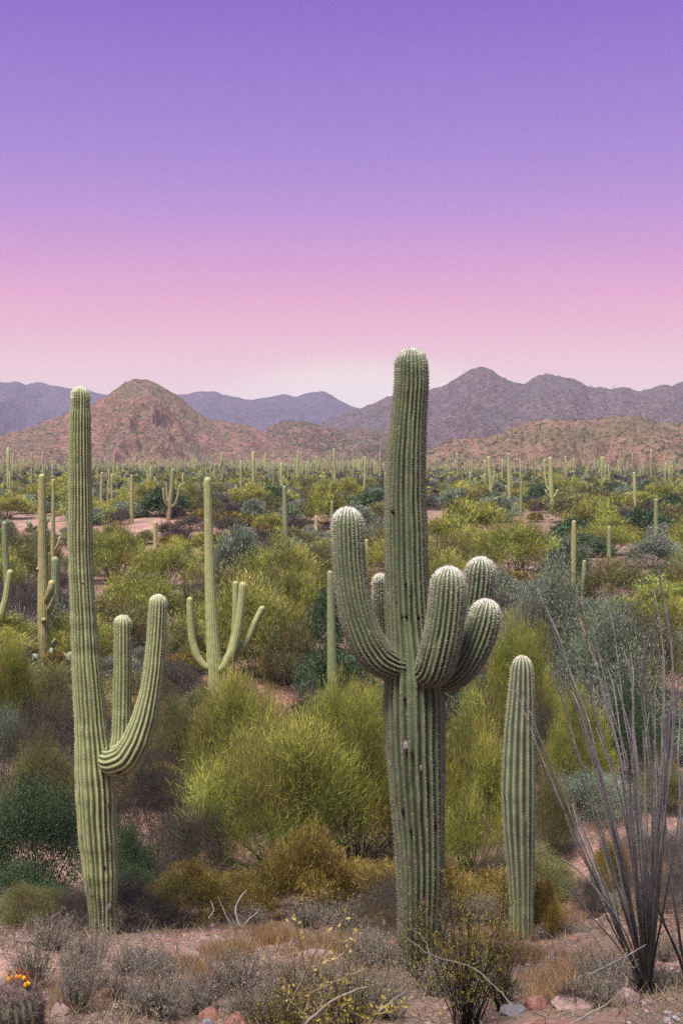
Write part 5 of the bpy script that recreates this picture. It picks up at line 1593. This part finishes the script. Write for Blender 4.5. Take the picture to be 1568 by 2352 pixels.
tag(mb.obj('dry_grass', [M_LEAF]), 'short dry orange and straw grass in patches on the near slope', 'grass', kind='stuff')

mb = MB()
rng = np.random.default_rng(46)
m = 18000
y = 5 + 60 * rng.uniform(0, 1, m) ** 1.6; x = rng.uniform(-.35, .35, m) * y
k = vnoise(x / 1.5, y / 1.5, 61) + rng.uniform(-.6, .6, m) > 0; x, y = x[k], y[k]
k = np.repeat(np.arange(len(x)), 9); n = len(k); sc = (1 + y[k] / 25)
bp = np.stack([x[k] + rng.normal(0, .07, n) * sc, y[k] + rng.normal(0, .07, n) * sc, 0 * k], 1); bp[:, 2] = gz(bp[:, 0], bp[:, 1]) - .005
bd = unit(np.stack([rng.normal(0, .8, n), rng.normal(0, .8, n), rng.uniform(.1, 1, n)], 1))
pc = np.array([(.16, .125, .10), (.11, .085, .07), (.27, .21, .13), (.32, .25, .15)])[rng.integers(0, 4, len(x))][k] * rng.uniform(.6, 1.35, (n, 1))
blades(mb, bp, bd, rng.uniform(.04, .14, n) * sc, .005 * sc, pc, rng)
tag(mb.obj('dry_weeds', [M_LEAF]), 'dry brown weeds and twig litter on the soil of the slope and wash', 'weeds', kind='stuff')

# ------------------------------------------------------------------ dead wood and the near twigs


def stick_thing(name, label, cat, branches, bark, group=None, leaves=None, seed=0):
    rng = np.random.default_rng(seed)
    pp = []
    for rows, ds, r0, r1 in branches:
        p = np.array([P(u, v, d) for (u, v), d in zip(rows, np.linspace(ds[0], ds[1], len(rows)))])
        s = np.concatenate([[0], np.cumsum(np.linalg.norm(np.diff(p, axis=0), axis=1))]); q = np.linspace(0, s[-1], max(8, len(rows) * 4))
        p = np.stack([np.interp(q, s, p[:, k]) for k in range(3)], 1); p[1:-1] = (p[:-2] + 2 * p[1:-1] + p[2:]) / 4
        pp.append((p + rng.normal(0, .002, p.shape), r0, r1))
    root = tag(empty(name, pp[0][0][0]), label, cat, group)
    for p, r0, r1 in pp:
        mb = MB(); tubes(mb, [p], r0, r1, bark, 6)
        local(mb, root).obj('branch', [M_BARK], root, smooth=True)
    if leaves:
        n, size, c1, c2 = leaves
        mb = MB()
        k = rng.integers(0, len(pp), n); f = rng.uniform(.15, 1, n)
        b = np.array([pp[i][0][int(t * (len(pp[i][0]) - 1))] for i, t in zip(k, f)]) + rng.normal(0, .012, (n, 3))
        w = rng.uniform(0, 1, (n, 1)); col = (np.array(c1) * (1 - w) + np.array(c2) * w) * rng.uniform(.7, 1.2, (n, 1))
        blades(mb, b, unit(rng.normal(0, 1, (n, 3)) + np.array([0, 0, .5])), size * rng.uniform(.7, 1.4, n), size * .5, col, rng, 'leaf')
        local(mb, root).obj('foliage', [M_LEAF], root)
    return root


gD = Dv(2135)
stick_thing('dead_branch', 'bleached grey dead branch with bare forks at the edge of the clearing', 'branch', [
    ([(560, 2140), (545, 2115), (540, 2085), (552, 2060), (566, 2045)], (gD, gD + .2), .014, .006), ([(540, 2140), (520, 2105), (505, 2070), (500, 2058)], (gD, gD), .012, .006),
    ([(548, 2135), (530, 2105), (520, 2090)], (gD, gD - .1), .010, .005), ([(556, 2130), (575, 2108), (588, 2100), (596, 2085)], (gD, gD), .010, .005), ([(480, 2110), (492, 2090), (484, 2068)], (gD, gD + .1), .010, .006)], (.34, .31, .31), seed=1)
stick_thing('bare_twig', 'long pale arching twig crossing low in front of the big saguaro foot', 'twig', [
    ([(1330, 2480), (1250, 2420), (1195, 2352), (1165, 2295), (1140, 2270), (1105, 2235), (1070, 2215), (1025, 2205), (985, 2192), (955, 2170), (935, 2155)], (4.6, 5.4), .0045, .0022),
    ([(1010, 2200), (985, 2225), (965, 2250), (958, 2262)], (5.25, 5.3), .0035, .0015), ([(985, 2192), (980, 2170), (968, 2150), (955, 2140), (942, 2132)], (5.3, 5.5), .0035, .0015), ([(1120, 2248), (1145, 2215), (1155, 2195)], (5.1, 5.0), .003, .0015)],
    (.13, .115, .10), leaves=(40, .012, (.30, .26, .06), (.36, .30, .08)), seed=2)
stick_thing('bare_twig', 'pale broken twig lying at the bottom right of the black-stemmed creosote', 'twig', [
    ([(1280, 2400), (1310, 2350), (1390, 2310), (1425, 2280), (1445, 2255), (1430, 2235)], (5.6, 6.2), .005, .002)], (.20, .175, .15), seed=3)
stick_thing('dead_branch', 'thin dark stick leaning low into the thorny canes', 'branch', [([(1345, 2243), (1400, 2215), (1440, 2195), (1482, 2170)], (8.2, 8.5), .010, .005)], (.12, .11, .115), seed=4)
stick_thing('bare_twig', 'straw-pale stick slanting up among the yellow twigs', 'twig', [([(660, 2320), (690, 2260), (710, 2215), (728, 2180)], (5.6, 5.5), .006, .003)], (.24, .20, .15), seed=5)
stick_thing('bare_twig', 'thick pale fallen stick at the bottom beside the yellow twigs', 'twig', [([(700, 2352), (760, 2300), (815, 2275), (840, 2268)], (5.4, 5.5), .009, .005), ([(860, 2330), (900, 2300), (935, 2272)], (5.4, 5.6), .006, .003)], (.20, .165, .145), seed=6)
stick_thing('yellow_twig', 'spray of out-of-focus yellow leaves on thin twigs before the clearing', 'twig', [
    ([(690, 2400), (700, 2330), (720, 2260), (740, 2200), (770, 2150), (790, 2110), (800, 2080)], (4.4, 4.2), .005, .002), ([(720, 2260), (700, 2220), (690, 2170), (680, 2110), (676, 2078)], (4.3, 4.1), .003, .0015),
    ([(740, 2200), (760, 2210), (790, 2190), (810, 2150), (830, 2130)], (4.2, 4.1), .003, .0015), ([(700, 2330), (660, 2290), (650, 2250), (648, 2220)], (4.3, 4.3), .003, .0015), ([(715, 2280), (760, 2260), (800, 2240), (840, 2225)], (4.3, 4.2), .003, .0015)],
    (.26, .21, .12), leaves=(150, .019, (.42, .31, .07), (.50, .42, .20)), seed=7)
stick_thing('yellow_twig', 'low yellow-leaved twig at the bottom edge beside the fallen stick', 'twig', [
    ([(820, 2420), (850, 2350), (880, 2300), (900, 2260)], (4.5, 4.4), .005, .002), ([(850, 2350), (800, 2320), (780, 2280)], (4.5, 4.4), .003, .002), ([(860, 2330), (905, 2320), (930, 2300)], (4.4, 4.3), .003, .002), ([(760, 2420), (740, 2350), (750, 2310)], (4.4, 4.3), .003, .002)],
    (.24, .19, .10), leaves=(180, .019, (.36, .30, .05), (.44, .36, .10)), seed=8)

# ------------------------------------------------------------------ haze over the plain
me = bpy.data.meshes.new('haze')
bm = bmesh.new(); bmesh.ops.create_cube(bm, size=1.0)
for v in bm.verts: v.co = (v.co.x * 7600, v.co.y * 3500 + 1650, -12.0 if v.co.z < 0 else 186.0)
bm.to_mesh(me); bm.free()
hz = link('haze', me); tag(hz, 'thin lavender evening haze over the plain and hills', 'haze', kind='stuff')
m = bpy.data.materials.new('haze_air'); m.use_nodes = True
n_ = m.node_tree.nodes; n_.remove(n_['Principled BSDF'])
pv = n_.new('ShaderNodeVolumePrincipled')
pv.inputs['Color'].default_value = (0.76, 0.68, 0.94, 1); pv.inputs['Density'].default_value = 0.00018; pv.inputs['Anisotropy'].default_value = 0.0
m.node_tree.links.new(pv.outputs[0], n_['Material Output'].inputs['Volume'])
me.materials.append(m)
